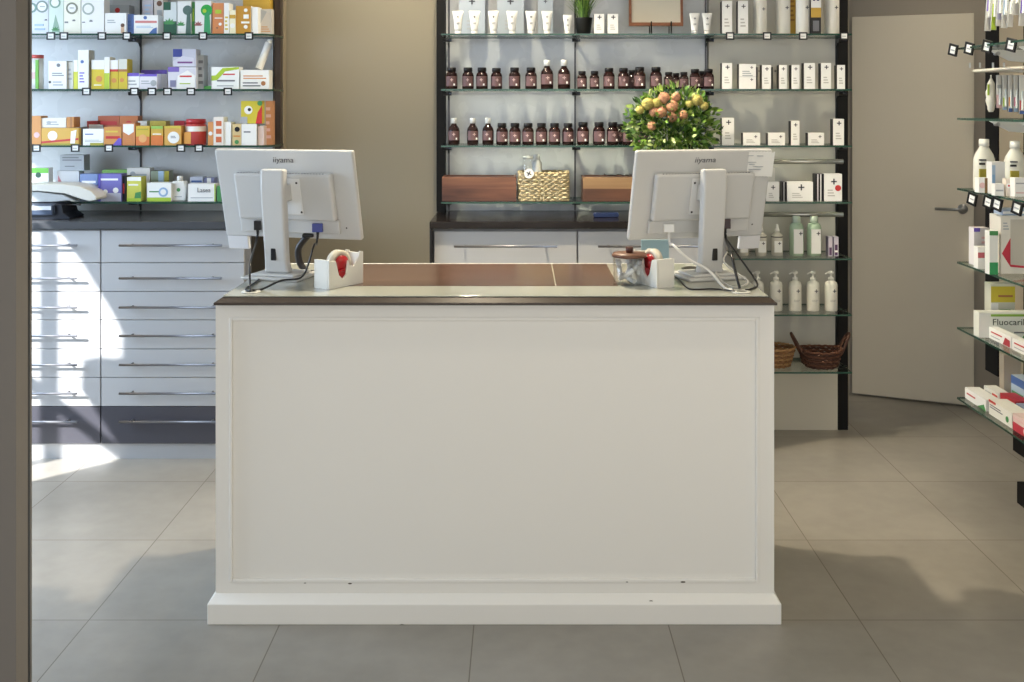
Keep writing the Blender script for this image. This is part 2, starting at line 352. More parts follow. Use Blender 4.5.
# frame in front of the sunk field
mb.box(XL, px0, YF, YF+.009, .08, CT-.026, cw); mb.box(px1, XR, YF, YF+.009, .08, CT-.026, cw)
mb.box(px0, px1, YF, YF+.009, .08, pz0, cw); mb.box(px0, px1, YF, YF+.009, pz1, CT-.026, cw); L(mb, 'front_panel')
mb = MB(); g = .011
def mould(a, b, axis):
    pass
mb.box(px0, px0+g, YF-.0025, YF+.009, pz0, pz1, cw); mb.box(px1-g, px1, YF-.0025, YF+.009, pz0, pz1, cw)
mb.box(px0+g, px1-g, YF-.0025, YF+.009, pz0, pz0+g, cw); mb.box(px0+g, px1-g, YF-.0025, YF+.009, pz1-g, pz1, cw); L(mb, 'panel_moulding', bevel=.003)
YO = 3.232; prof = [(YF, .0), (YO, 0), (YO, .062), (YF-.002, .084), (YF, .084)]
mb = MB()
ol, orr = XL-.018, XR+.016
vs = [(ol, YO, 0), (orr, YO, 0), (orr, YO, .062), (ol, YO, .062), (XL-.001, YF-.002, .084), (XR+.001, YF-.002, .084),
      (ol, YB, 0), (orr, YB, 0), (orr, YB, .062), (ol, YB, .062), (XL-.001, YB-.03, .084), (XR+.001, YB-.03, .084)]
mb.add(vs, [(0,1,2,3), (3,2,5,4), (1,7,8,2), (2,8,11,5), (6,0,3,9), (9,3,4,10), (7,6,9,8), (8,9,10,11), (4,5,11,10), (0,6,7,1)], cw); L(mb, 'baseboard', bevel=.002)
mb = MB()
for (px, py, a) in ((305, 583, .004), (350, 583.5, .0065), (287, 603, .005), (627, 582, .004), (683, 582, .008), (651, 601, .006), (402, 625, .008), (490, 602, .006)):
    y = YF-.0032 if py < 590 else (3.2405 if py < 610 else YO-.0008)
    q = W(px, py, y); mb.disc((q.x, q.y, q.z), a, .0006, M((96, 88, 78), .8), 7, a*.35)
L(mb, 'chipped_paint')
# top: dark bevelled core, glass sheet with brown desk pad seen in it
tx0, tx1, ty0 = X(214, 3.22), X(777, 3.22), 3.215
core = M((62, 52, 44), .25)
mb = MB(); b = .022
vs = [(tx0, ty0, CT-.0255), (tx1, ty0, CT-.0255), (tx1, YB, CT-.0255), (tx0, YB, CT-.0255), (tx0, ty0, CT-.018), (tx1, ty0, CT-.018), (tx1, YB, CT-.018), (tx0, YB, CT-.018),
      (tx0+b, ty0+b, CT-.004), (tx1-b, ty0+b, CT-.004), (tx1-b, YB, CT-.004), (tx0+b, YB, CT-.004)]
mb.add(vs, [(3,2,1,0), (0,1,5,4), (1,2,6,5), (2,3,7,6), (3,0,4,7), (4,5,9,8), (5,6,10,9), (6,7,11,10), (7,4,8,11), (8,9,10,11)], core); L(mb, 'counter_top')
mb = MB(); GT = M((160, 162, 152), .09, name='back_painted_glass')
mb.box(tx0+b, tx1-b, ty0+b, YB, CT-.0039, CT, GT); L(mb, 'glass_sheet', bevel=.0015)
mb = MB(); lea = wood((82, 60, 50), (98, 74, 62), 2, 'X', .2, 6)
pad0, pad1, pyb, pyf = X(338, 3.6), X(613, 3.6), YB-.012, Y_ if (Y_ := .588*F/(286-HY)) else 0
sx_ = X(554, 3.6)
mb.box(pad0, sx_-.002, pyf, pyb, CT, CT+.0012, lea); mb.box(sx_+.002, pad1, pyf, pyb, CT, CT+.0012, lea); L(mb, 'brown_inlay')
mb = MB(); mb.box(tx0+b, tx1-b, YB-.0005, YB+.006, CT-.024, CT+.001, PAPER); L(mb, 'back_edge_strip')

# ------------------------------------------------------------------ small goods builders
def hexc(s_): return M(s_, .42)
C = dict(w=(239,239,236), cr=(226,221,208), g=(74,142,83), dg=(42,87,65), lg=(148,190,90), y=(211,190,75), ol=(170,161,54), o=(208,140,72), br=(166,112,68),
         r=(196,50,48), p=(112,90,190), b=(80,110,170), lb=(170,195,220), gy=(170,174,178), dgy=(110,112,118), k=(22,20,22), pk=(226,190,190), go=(196,158,62), nv=(50,64,110), tan=(200,150,100), lime=(168,196,60))
def mm(k): return M(C[k], .42) if isinstance(k, str) else M(k, .42)
def carton(x0, x1, ytop, zb, Y, depth, col, marks, label, name='carton', cat='box', side=None, group=None, top=None, rz=0):
    xa, xb = X(x0, Y), X(x1, Y); h = (Z(ytop, Y)-zb); wd = xb-xa; cx, cy = (xa+xb)/2, Y+depth/2
    mb = MB(); hw, hd = wd/2, depth/2
    mb.box(-hw, hw, -hd, hd, 0, h, mm(col), side=mm(side) if side else None)
    yf = -hd
    # folded tuck flap line on top
    mb.box(-hw*.96, hw*.96, -hd*.2, hd*.9, h-.0004, h+.0006, mm(top or col))
    for mi_, m in enumerate(marks):
        if m[0] == 'c': _, u, v, r, k = m; mb.disc((-hw+u*wd, yf, v*h), r*min(wd, h), .0008+.0004*mi_, mm(k))
        elif m[0] == '+': _, u, v, r = m; mb.cross(-hw+u*wd, yf, v*h, r*min(wd, h))
        elif m[0] == 'l':
            _, u0, v0, u1, v1, n, k = m
            for i in range(n):
                vv = v0+(v1-v0)*(i+.5)/n; a = u1-(u1-u0)*.3*((i*7) % 3)/2
                mb.box(-hw+u0*wd, -hw+a*wd, yf-.0009-.0004*mi_, yf, vv*h-.22*(v1-v0)*h/n, vv*h+.22*(v1-v0)*h/n, mm(k))
        elif m[0] == 't': _, u, v, hh, st, k, tw = m; mb.text(st, (-hw+u*wd, yf-.0008, v*h), hh*h, mm(k), width=tw)
        elif m[0] == 'leaf':
            _, u, v, r, k = m
            for q in range(5):
                a = math.pi*(.1+.2*q); R = r*min(wd, h)
                mb.prism([(-hw+u*wd, v*h), (-hw+u*wd+R*.6*math.cos(a-.3), v*h+R*.6*math.sin(a-.3)), (-hw+u*wd+R*math.cos(a), v*h+R*math.sin(a)), (-hw+u*wd+R*.6*math.cos(a+.3), v*h+R*.6*math.sin(a+.3))], yf-.001-.0004*mi_, yf, mm(k))
        elif m[0] == 'poly': mb.prism([(-hw+u*wd, v*h) for u, v in m[1]], yf-.0007-.0004*mi_, yf, mm(m[2]))
        else: u0, v0, u1, v1, k = m; mb.box(-hw+u0*wd, -hw+u1*wd, yf-.0006-.0004*mi_, yf, v0*h, v1*h, mm(k))
    o = mb.build(name, loc=(cx, cy, zb)); o.rotation_euler.z = rz
    return tag(o, label, cat, group)

# amber bottles ------------------------------------------------------
AMB = M((36, 16, 14), .12); LABELM = M((98, 72, 73), .55); CAPK = M((20, 16, 16), .35); CAPW = M((236, 236, 232), .4)
def amber(tall):
    t = thing('syrup_bottle' if tall else 'pill_bottle', '', 'bottle')
    if tall:
        MB().lathe((0,0,0), [(0,0),(.024,0),(.0265,.004),(.0265,.062),(.024,.074),(.014,.088),(.011,.094),(.011,.098),(0,.098)], AMB, 20, caps=False).build('bottle_body', t)
        MB().lathe((0,0,0), [(0,.096),(.0135,.096),(.0135,.118),(.012,.120),(0,.120)], CAPW, 18, caps=False).build('cap', t)
        a, z1, z0 = .0268, .062, .02
    else:
        MB().lathe((0,0,0), [(0,0),(.025,0),(.0275,.004),(.0275,.064),(.024,.074),(.019,.079),(.018,.083),(0,.083)], AMB, 20, caps=False).build('bottle_body', t)
        MB().lathe((0,0,0), [(0,.081),(.021,.081),(.021,.098),(.019,.100),(0,.100)], CAPK, 18, caps=False).build('cap', t)
        a, z1, z0 = .0278, .060, .014
    mb = MB(); n = 12
    for i in range(n):
        p, q = math.pi*(1.15+.7*i/n), math.pi*(1.15+.7*(i+1)/n)
        mb.add([(a*math.cos(p), a*math.sin(p), z0), (a*math.cos(q), a*math.sin(q), z0), (a*math.cos(q), a*math.sin(q), z1), (a*math.cos(p), a*math.sin(p), z1)], [(0,1,2,3)], LABELM, True)
    mb.cross(.002, -a-.0002, (z0+z1)/2+.006, .007, M((206, 180, 176), .6)); mb.box(.010, .017, -a*.86-.002, -a*.80, z0+.003, z0+.012, PAPER)
    mb.build('sticker', t)
    return t
proto_a = {True: amber(True), False: amber(False)}; used = {True: False, False: False}
def amber_row(row, items, where):
    z = ZR[row]; cnt = {True: sum(1 for i in items if i[2]), False: sum(1 for i in items if not i[2])}; idx = {True: 0, False: 0}
    for (px, ytop, tall, back) in items:
        Y = 5.03+back; h = Z(ytop, Y)-z; sc = h/(.120 if tall else .100); k = max(.8, min(1.25, sc))
        kind = 'white-capped syrup bottle' if tall else 'black-capped pill bottle'
        lab = '%s amber %s on the %s' % (nth(idx[tall], cnt[tall]), kind, where); idx[tall] += 1
        loc = (X(px, Y), Y, z); grp = 'amber %ss' % kind
        if not used[tall]:
            r = proto_a[tall]; used[tall] = True; r.location = loc; r['label'] = lab; r['group'] = grp; r.scale = (k*.98, k*.98, sc)
        else: dup(proto_a[tall], loc, lab, rz=random.uniform(-.25, .25), scale=(k*.98, k*.98, sc), group=grp)
amber_row(1, [(451.6,67.5,0,0),(468,67.5,0,0),(482,67.5,0,0),(496.5,68,0,0),(514.7,67.5,0,0),(531,67.5,0,0),(547,60,1,0),(564,60,1,0)] , 'second centre shelf, left of the rail')
amber_row(1, [(582,71,0,0),(594.5,71,0,0),(609,68,0,0),(623.5,68,0,0),(639.7,67,0,0),(632.5,70,0,.08),(656,67,0,0),(668.7,72,0,0),(676,73,0,.08),(684,72,0,0),(695,69,0,0),(703,71,0,.08),(708.5,69,0,-.02)], 'second centre shelf, right of the rail')
amber_row(2, [(454,118,1,0),(472.7,118,1,0),(488,118,1,0),(502,123,0,0),(515,123,0,0),(528,123,0,0),(541.5,123,0,0),(554.6,123,0,0),(568,123,0,0)], 'third centre shelf, left of the rail')
amber_row(2, [(583,122,0,0),(599,122,0,0),(612.8,122,0,0),(628,123,0,0),(643,123,0,0),(620.5,124,0,.09)], 'third centre shelf, left of the flowers')

# squeeze tubes ------------------------------------------------------
def make_tube():
    t = thing('squeeze_tube', '', 'tube'); mb = MB(); n = 20; H = .105
    MB().lathe((0,0,0), [(0,0),(.0135,0),(.014,.002),(.014,.017),(0,.017)], M((232,232,228), .4), 18, caps=False).build('cap', t)
    rings = [(.0145, .0145, .0172), (.016, .015, .025), (.020, .010, .07), (.0245, .002, .094), (.0250, .0012, H)]
    vs = [(a*math.cos(2*math.pi*i/n), b*math.sin(2*math.pi*i/n), z) for a, b, z in rings for i in range(n)]
    mb.add(vs, [(j*n+i, j*n+(i+1)%n, (j+1)*n+(i+1)%n, (j+1)*n+i) for j in range(4) for i in range(n)], M((236,236,232), .38), True)
    mb.add(vs[-n:], [tuple(range(n))], WHITE); mb.add(vs[:n], [tuple(range(n))[::-1]], WHITE)
    mb.build('tube_body', t)
    mb = MB(); mb.cross(0, -.0112, .078, .0055); mb.box(-.007, .007, -.0150, -.0128, .050, .052, INK); mb.box(-.006, .006, -.0150, -.0132, .046, .0475, INK); mb.build('print', t)
    return t
tp = make_tube(); first = True
items = [(458,11),(474.5,11),(493.5,11),(512,11),(531,11),(547,11),(567.5,15),(694.5,13),(707,13)]
names = ['leftmost','second','third','fourth','fifth','sixth']
for i, (px, yt) in enumerate(items):
    Y = 5.0; z = ZR[0]; sc = (Z(yt, Y)-z)/.105
    lab = (names[i]+' white squeeze tube in the row on the top centre shelf') if i < 6 else ['small white tube just left of the potted grass', 'left of two white tubes beside the framed picture', 'right of two white tubes beside the framed picture'][i-6]
    loc = (X(px, Y), Y, z)
    if first: tp.location = loc; tp['label'] = lab; tp['group'] = 'white squeeze tubes'; tp.scale = (sc, sc, sc); first = False
    else: dup(tp, loc, lab, scale=(sc, sc, sc), group='white squeeze tubes')

# bottles ------------------------------------------------------
def pump_bottle(kind):
    t = thing('pump_bottle' if kind != 'round' else 'lotion_bottle', '', 'bottle')
    if kind == 'pump':
        MB().lathe((0,0,0), [(0,0),(.029,0),(.031,.003),(.031,.125),(.028,.138),(.014,.147),(.012,.150),(0,.150)], M((226,224,214), .35), 22, caps=False).build('bottle_body', t)
        mb = MB().lathe((0,0,0), [(0,.149),(.0135,.149),(.0135,.162),(.006,.164),(.005,.180),(.012,.181),(.013,.190),(.010,.194),(0,.194)], M((232,230,222), .35), 16, caps=False)
        mb.tube([(0,0,.187), (-.018,-.004,.187), (-.030,-.006,.180)], [.005,.0045,.0035], M((232,230,222), .35), 8); mb.build('pump', t)
        mb = MB(); mb.cross(.008, -.0312, .10, .0085); mb.box(-.012, .016, -.0312, -.029, .055, .056, INK); mb.box(-.012, .012, -.0312, -.0295, .048, .049, INK); mb.build('print', t)
    elif kind == 'clear':
        MB().lathe((0,0,0), [(0,0),(.028,0),(.031,.003),(.031,.098),(.029,.110),(.014,.122),(.0135,.128),(0,.128)], M((206,202,190), .2), 22, caps=False).build('bottle_body', t)
        MB().lathe((0,0,0), [(.0314,.098),(.0316,.100),(.0314,.103)], BLACK, 22, caps=False).build('black_ring', t)
        MB().lathe((0,0,0), [(0,.127),(.013,.127),(.013,.135),(.008,.150),(.006,.165),(0,.167)], M((232,230,222), .35), 16, caps=False).build('nozzle', t)
        mb = MB(); mb.box(-.02, .02, -.0312, -.026, .02, .08, PAPER); mb.cross(.006, -.0322, .068, .008); mb.build('sticker', t)
    elif kind == 'green':
        MB().lathe((0,0,0), [(0,0),(.028,0),(.031,.003),(.031,.122),(.026,.138),(.016,.145),(0,.147)], M((172,194,168), .15), 22, caps=False).build('bottle_body', t)
        MB().lathe((0,0,0), [(0,.145),(.017,.145),(.017,.170),(.014,.173),(0,.173)], M((200,214,196), .3), 16, caps=False).build('cap', t)
        mb = MB(); mb.box(-.019, .021, -.0318, -.022, .012, .118, PAPER); mb.cross(.010, -.0328, .10, .008); mb.build('sticker', t)
    else:
        MB().lathe((0,0,0), [(0,0),(.027,0),(.030,.003),(.030,.15),(.024,.17),(.018,.176),(0,.176)], M((232,230,222), .35), 22, caps=False).build('bottle_body', t)
        MB().lathe((0,0,0), [(0,.175),(.020,.175),(.019,.225),(0,.226)], M((236,234,228), .35), 16, caps=False).build('cap', t)
        mb = MB(); mb.cross(.010, -.0302, .115, .007); mb.build('print', t)
    return t
def place_set(kind, lst, group, hh):
    p = pump_bottle(kind); f = True
    for (px, yt, row, Y, lab) in lst:
        z = ZR[row]; sc = (Z(yt, Y)-z)/hh; loc = (X(px, Y), Y, z)
        if f: p.location = loc; p.scale = (sc, sc, sc); p['label'] = lab; p['group'] = group; f = False
        else: dup(p, loc, lab, scale=(sc, sc, sc), group=group)
place_set('pump', [(757.5,271,5,5.02,'leftmost white pump bottle, seen just over the right counter corner'), (776,271,5,5.02,'second white pump bottle from the left on the shelf above the baskets'),
    (795,271,5,5.02,'middle white pump bottle on the shelf above the baskets'), (813,271,5,5.02,'fourth white pump bottle on the shelf above the baskets'), (831,271,5,5.02,'rightmost white pump bottle, beside the black post')], 'white pump bottles', .194)
place_set('clear', [(743,224,4,5.02,'white nozzle bottle mostly hidden behind the right monitor'), (761,224,4,5.02,'white nozzle bottle with black ring at the right monitor edge'), (777,224,4,5.02,'white nozzle bottle with black ring left of the green bottles')], 'white nozzle bottles', .167)
place_set('green', [(796.5,216,4,5.02,'left green bottle with a white cross sticker'), (814,216,4,5.02,'right green bottle with a white cross sticker')], 'green bottles', .173)
place_set('round', [(760,-15,0,5.02,'round white lotion bottle nearest the two slim cross cartons'), (783,-18,0,5.06,'tall white lotion bottle left of the gold box, top shelf'),
    (803,-18,0,5.02,'tall white lotion bottle between gold box and black-gold box'), (832,-18,0,5.03,'tall white lotion bottle at the right end of top shelf')], 'white lotion bottles', .226)

# ------------------------------------------------------------------ cartons of the centre and right shelves
P_ = ('+', .5, .8, .16)
SL = ('l', .25, .2, .75, .5, 3, (190,188,184))
cart = []
def slim(x0, x1, yt, row, lab, Y=4.97, d=.045, big=False, marks=None, col='w', side='k', name='carton'):
    m = marks if marks is not None else [('+', .55, .84 if not big else .78, .2), SL]
    carton(x0, x1, yt, ZR[row], Y, d, col, m, lab, name, 'box', side=side, group='white cross cartons')
slim(594,604,14,0,'left of two small white cartons right of the potted grass'); slim(607.5,618,14,0,'right of two small white cartons right of the potted grass')
slim(722,732,1,0,'left of two slim tall cross cartons on the top right shelf'); slim(738,748,1,0,'right of two slim tall cross cartons on the top right shelf')
for i, (a, b) in enumerate([(459,485),(497,524),(538,553)]):
    slim(a,b,-20,0,['wide','middle','narrow'][i]+' pale carton standing behind the white tubes, top shelf', Y=5.10, d=.06, col=(172,182,192), side=(150,160,168), marks=[('+', .5, .62, .12), ('l', .3,.1,.7,.3,3,'gy')])
carton(788.5,796,-10,ZR[0],5.10,.05,'go',[('l',.2,.3,.8,.8,5,(150,110,40))],'narrow gold carton between the tall white lotion bottles',group='cosmetic cartons')
carton(811,821,-6,ZR[0],4.98,.04,'k',[(0,.42,1,.66,'go'),(0,.66,1,1,'w'),('c',.3,.86,.14,'nv'),('c',.7,.86,.14,'nv'),(.2,.08,.8,.34,'dgy')],'black, gold and white box between tall white bottles',group='cosmetic cartons')
R1 = [(722,732,63,'tall white cross carton nearest the amber bottles, second right shelf'),(739,756,64,'wide pair-printed white carton on the second right shelf'),(762,771,65,'white cross carton right of the wide one, second right shelf'),
      (779,787,65,'middle white cross carton on the second right shelf'),(791.5,799.5,65,'narrow white cross carton left of two broader ones, second shelf'),(804,815,63,'broad white cross carton, left of its twin, second right shelf'),
      (821,831,63,'broad white cross carton, right of its twin, second right shelf'),(837,845,65,'white cross carton in front of the black post, second shelf')]
for a,b,y,l in R1: slim(a,b,y,1,l, marks=([('+',.75,.86,.08),('+',.75,.38,.08),('l',.2,.5,.8,.75,3,'gy'),(.0,.49,1,.5,'gy')] if b-a>15 else None))
for a,b,l in ((757.5,760.5,'thin grey carton end showing right of the wide white carton'),(773,777.5,'dark-edged carton set back between two white cross cartons')): slim(a,b,67,1,l,Y=5.08,col=(186,180,168),marks=[('+',.5,.82,.3)])
R2 = [(722,734,118,'tall white cross carton right of the flowers, third shelf'),(743,760,133,'leftmost low white carton on the third right shelf'),(768,785,133,'middle low white carton on the third right shelf'),
      (791,799.5,121,'slim white cross carton between two low ones, third shelf'),(808,824,133,'low white carton with dark end, third right shelf'),(833,844,119,'white cross carton before the black post, third shelf')]
for a,b,y,l in R2: slim(a,b,y,2,l, marks=([('+',.75,.7,.12),('l',.2,.15,.7,.5,3,(190,188,184))] if b-a>14 else None))
R3 = [(766,779,182,'low white carton at the right edge of the right monitor'),(787,813,182,'wide low white carton on the fourth right shelf'),(824,842,174,'square white carton with red dot before the black post')]
for a,b,y,l in R3: slim(a,b,y,3,l, marks=[('+',.55,.72,.16),('l',.2,.15,.6,.45,3,(190,188,184))]+([('c',.78,.48,.17,'r')] if b==842 else []))
slim(782,786,182,3,'black-edged carton end left of the wide low carton',Y=4.99,col='k',marks=[(.4,0,.6,1,'w')]); slim(815,822.5,174,3,'striped black and white carton spines beside the red-dot box',Y=4.99,col='k',marks=[(.3,0,.45,1,'w'),(.7,0,.85,1,'w')])
slim(768,775,168,3,'tall cream carton set back behind the low white carton, right monitor',Y=5.10,col='cr',marks=[])
slim(828.5,832.5,237,4,'left of two small purple and white cartons on glass shelf',Y=5.0,col=(200,194,206),marks=[(.2,.05,.8,.45,(80,50,90))],side=(150,140,170))
slim(834,838.5,237,4,'right of two small purple and white cartons on glass shelf',Y=5.0,col=(200,194,206),marks=[(.2,.05,.8,.6,(80,50,90)),(.2,.2,.8,.3,'w')],side=(150,140,170))

# picture frame on little easel
t = thing('picture_frame', 'wood-framed cream card on a black easel, top centre shelf', 'picture frame', (X(656,5.05), 5.05, ZR[0]))
mb = MB(); wf_ = wood((112,66,40),(140,88,56),3,'X'); a, zb_ = X(683,5.05)-X(656,5.05), Z(26,5.05)-ZR[0]
mb.M = Matrix.Translation((0,0,zb_)) @ Matrix.Rotation(-.08, 4, 'X')
mb.box(-a, a, -.008, .008, 0, .016, wf_); mb.box(-a, -a+.012, -.008, .008, .016, .24, wf_); mb.box(a-.012, a, -.008, .008, .016, .24, wf_); mb.box(-a, a, -.008, .008, .24, .254, wf_); mb.build('frame', t)
mb2 = MB(); mb2.M = mb.M; mb2.box(-a+.012, a-.012, -.002, .004, .016, .24, M((206,198,180), .6)); mb2.build('card', t)
mb = MB()
for q in (-.025, .07): mb.tube([(q,-.024,zb_+.02), (q,-.024,.004), (q,.05,.004), (q,.05,.2)], .0035, BLACK, 8)
mb.tube([(-.025,.05,.15), (.07,.05,.15)], .003, BLACK, 8); mb.build('easel', t)
# small brown plaque edge
carton(595,618,-30,ZR[0]+.145,5.14,.02,'cr',[(0,0,1,.1,(96,66,50))],'brown-edged card at the top edge above two small cartons','sign_card','sign') if False else None
# potted grass
t = thing('potted_grass', 'tufted green grass in a dark pot on the top shelf', 'plant', (X(583.5,5.03), 5.03, ZR[0]))
MB().lathe((0,0,0), [(0,0),(.032,0),(.042,.078),(.044,.082),(.040,.082),(.036,.068),(0,.068)], M((26,26,22), .5), 20, caps=False).build('pot', t)
mb = MB(); gr = [M((52,86,30), .5), M((90,130,44), .5), M((128,158,70), .5)]
for i in range(190):
    a = random.uniform(0, 2*math.pi); r = random.uniform(0, .027); ln = random.uniform(.1, .19); sp = random.uniform(0, .12)
    p0 = Vector((r*math.cos(a), r*math.sin(a), .064)); d = Vector((math.cos(a), math.sin(a), 0)); pr = Vector((-d.y, d.x, 0))*.0016
    pts = [p0, p0+d*sp*.25+Vector((0,0,ln*.45)), p0+d*sp*.7+Vector((0,0,ln*.8)), p0+d*sp+Vector((0,0,ln*.92))]
    ws = [1, 1.2, .9, .1]; vs = []
    for p, k in zip(pts, ws): vs += [p-pr*k, p+pr*k]
    mb.add(vs, [(0,1,3,2),(2,3,5,4),(4,5,7,6)], random.choice(gr))
mb.build('grass_blades', t)

# wicker
def wicker(t, name, hx, hy, h, rows, mat, mat2, ex=4, flare=0.0, rad=.0035, n=96, boat=0, wv=.004):
    mb = MB()
    for j in range(rows):
        v = (j+.5)/rows; k = 1+flare*(v-.5); pts = []
        for i in range(n):
            a = 2*math.pi*i/n; ca, sa = math.cos(a), math.sin(a)
            r = (abs(ca)**ex+abs(sa)**ex)**(-1/ex); wob = wv*math.sin(a*n/6+math.pi*(j % 2)+.6*math.sin(j*3.7))
            pts.append(((hx*k*r+wob)*ca, (hy*k*r+wob)*sa, v*h+.0012*math.sin(a*n/4+j)+boat*abs(ca)**4))
        mb.tube(pts, h/rows*.56, mat if (j % 2) else mat2, 6, closed=True)
    o = mb.build(name, t)
    MB().prism([(hx*.93*(1-abs(flare)/2)*((abs(math.cos(q))**ex+abs(math.sin(q))**ex)**(-1/ex))*math.cos(q), hy*.93*(1-abs(flare)/2)*((abs(math.cos(q))**ex+abs(math.sin(q))**ex)**(-1/ex))*math.sin(q)) for q in [2*math.pi*i/32 for i in range(32)]], .001, .006, mat, 'xy').build('basket_floor', t)
    return o
hb = Z(170,4.99)-ZR[3]
bx = thing('wicker_basket', 'rectangular straw basket between the wooden boxes', 'basket', (X(543.5,5.04), 5.04, ZR[3]))
wicker(bx, 'woven_body', (X(569,5)-X(518,5))/2-.008, .085, hb-.008, 13, M((200,187,154), .8), M((180,165,130), .8), ex=9, wv=.006, n=144)
t = thing('glass_jar', 'clear lidded jar standing inside the straw basket', 'jar', (X(528,5.05), 5.05, ZR[3]+.045))
MB().lathe((0,0,0), [(0,0),(.028,0),(.03,.004),(.03,.12),(.024,.14),(.021,.15),(.023,.15)], JARGLASS, 22, caps=False).build('jar_body', t)
MB().lathe((0,0,0), [(0,.150),(.024,.150),(.024,.163),(0,.166)], M((190,192,190), .3), 20, caps=False).build('lid', t)
t = thing('spray_bottle', 'small white-topped bottle rising from the straw basket', 'bottle', (X(537,5.10), 5.10, ZR[3]+.045))
MB().lathe((0,0,0), [(0,0),(.022,0),(.024,.003),(.024,.13),(.012,.145),(0,.145)], M((214,214,210), .3), 20, caps=False).build('bottle_body', t)
MB().lathe((0,0,0), [(0,.145),(.014,.145),(.014,.17),(0,.172)], CAPW, 16, caps=False).build('cap', t)
mb = MB(); mb.disc((0,0,0), .023, .004, PAPER, 24)
for q in (0, 1): mb.M = Matrix.Rotation(.5, 4, 'Y'); mb.cross(0, -.004, 0, .012) if q == 0 else None
tag(mb.build('round_tag', loc=(X(529,4.94), 4.945, Z(173.5,4.945))), 'round white cross tag hanging on the straw basket rim', 'tag')
# wooden boxes
def wbox(x0, x1, yt, lab, c1, c2, c3, c4):
    Y = 4.95; z = ZR[3]; w_ = (X(x1,Y)-X(x0,Y))/2; h_ = Z(yt,Y)-z; d = .075
    t = thing('wooden_box', lab, 'box', (X((x0+x1)/2, Y), Y+d, z), group='wooden boxes')
    A = wood(c1, c2, 2, 'X', .4, 9); B = wood(c3, c4, 2, 'X', .4, 9)
    MB().box(-w_, w_, -d, -d+.012, 0, h_*.52, A).box(-w_, w_, -d, -d+.012, h_*.52, h_-.001, B).build('front_board', t, bevel=.001)
    MB().box(-w_, w_, d-.012, d, 0, h_, A).box(-w_, -w_+.012, -d+.0122, d-.0122, 0, h_, A).box(w_-.012, w_, -d+.0122, d-.0122, 0, h_, A).box(-w_+.0122, w_-.0122, -d+.0122, d-.0122, 0, .01, A).build('sides', t)
    MB().box(-w_+.0122, w_-.0122, -d+.0122, d-.0122, h_-.014, h_-.006, A).build('lid', t)
    return h_
wbox(442,516.3,177,'long reddish wooden box beside the straw basket, lowest centre shelf',(66,40,33),(112,72,54),(72,42,34),(128,86,64))
hb2 = wbox(583,634,177,'two-tone wooden box partly behind the right monitor',(78,52,40),(106,70,52),(132,102,72),(158,126,90))
t = thing('sunglasses', 'dark sunglasses lying on the two-tone wooden box', 'sunglasses', (X(619,5.0), 5.0, ZR[3]+hb2))
for s0 in (-1, 1):
    MB().lathe((s0*.035, 0, .003), [(0,0),(.026,0),(.026,.004),(0,.006)], M((40,36,36), .1), 18, sy=.8, caps=False).build('lens', t)
    MB().tube([(s0*.06,.0,.005), (s0*.066,.06,.005), (s0*.06,.11,.004)], .0022, DARK, 6).build('temple', t)
MB().tube([(-.012,-.004,.007), (0,-.007,.010), (.012,-.004,.007)], .0025, DARK, 6).build('bridge', t)
tag(MB().prism([(-.055,0),(.055,0),(.06,.01),(.055,.022),(-.055,.022),(-.06,.01)], -.018, .018, M((26,44,84), .4)).build('spectacle_case', loc=(X(606,4.9), 4.9, WT), bevel=.003), 'small dark blue case lying on the black worktop', 'case')
# baskets on the bottom right shelf
t = thing('wicker_basket', 'dark reddish basket with two raised handles, lowest right shelf', 'basket', (X(820,5.03), 5.03, ZR[6]))
hx = (X(838,5)-X(799,5))/2; DW, DW2 = M((98,60,42), .7), M((70,42,30), .7)
wicker(t, 'woven_body', hx*.94, .075, Z(350,5)-ZR[6], 8, DW, DW2, ex=2.4, flare=.24, boat=.012)
for s0 in (-1, 1):
    hz0 = Z(352,5)-ZR[6]
    mb = MB(); pts = [(s0*hx*(.98)+s0*.012*math.sin(q)*1.3-0*s0, .035*math.cos(q), hz0-.01+.085*math.sin(q)*1.1) for q in [math.pi*i/10 for i in range(11)]]
    pts = [(x+s0*.032*math.sin(math.pi*i/10), y, z) for i, (x, y, z) in enumerate(pts)]
    mb.tube(pts, .0065, DW2, 8); mb.tube([(x, y*.8, z-.006) for x, y, z in pts], .004, DW, 6); mb.build('handle', t)
t = thing('wicker_basket', 'round light brown basket half hidden by the counter corner', 'basket', (X(773,5.05), 5.05, ZR[6]))
wicker(t, 'woven_body', .088, .075, Z(348,5)-ZR[6], 8, M((160,122,80), .7), M((130,92,58), .7), ex=2, flare=.3)

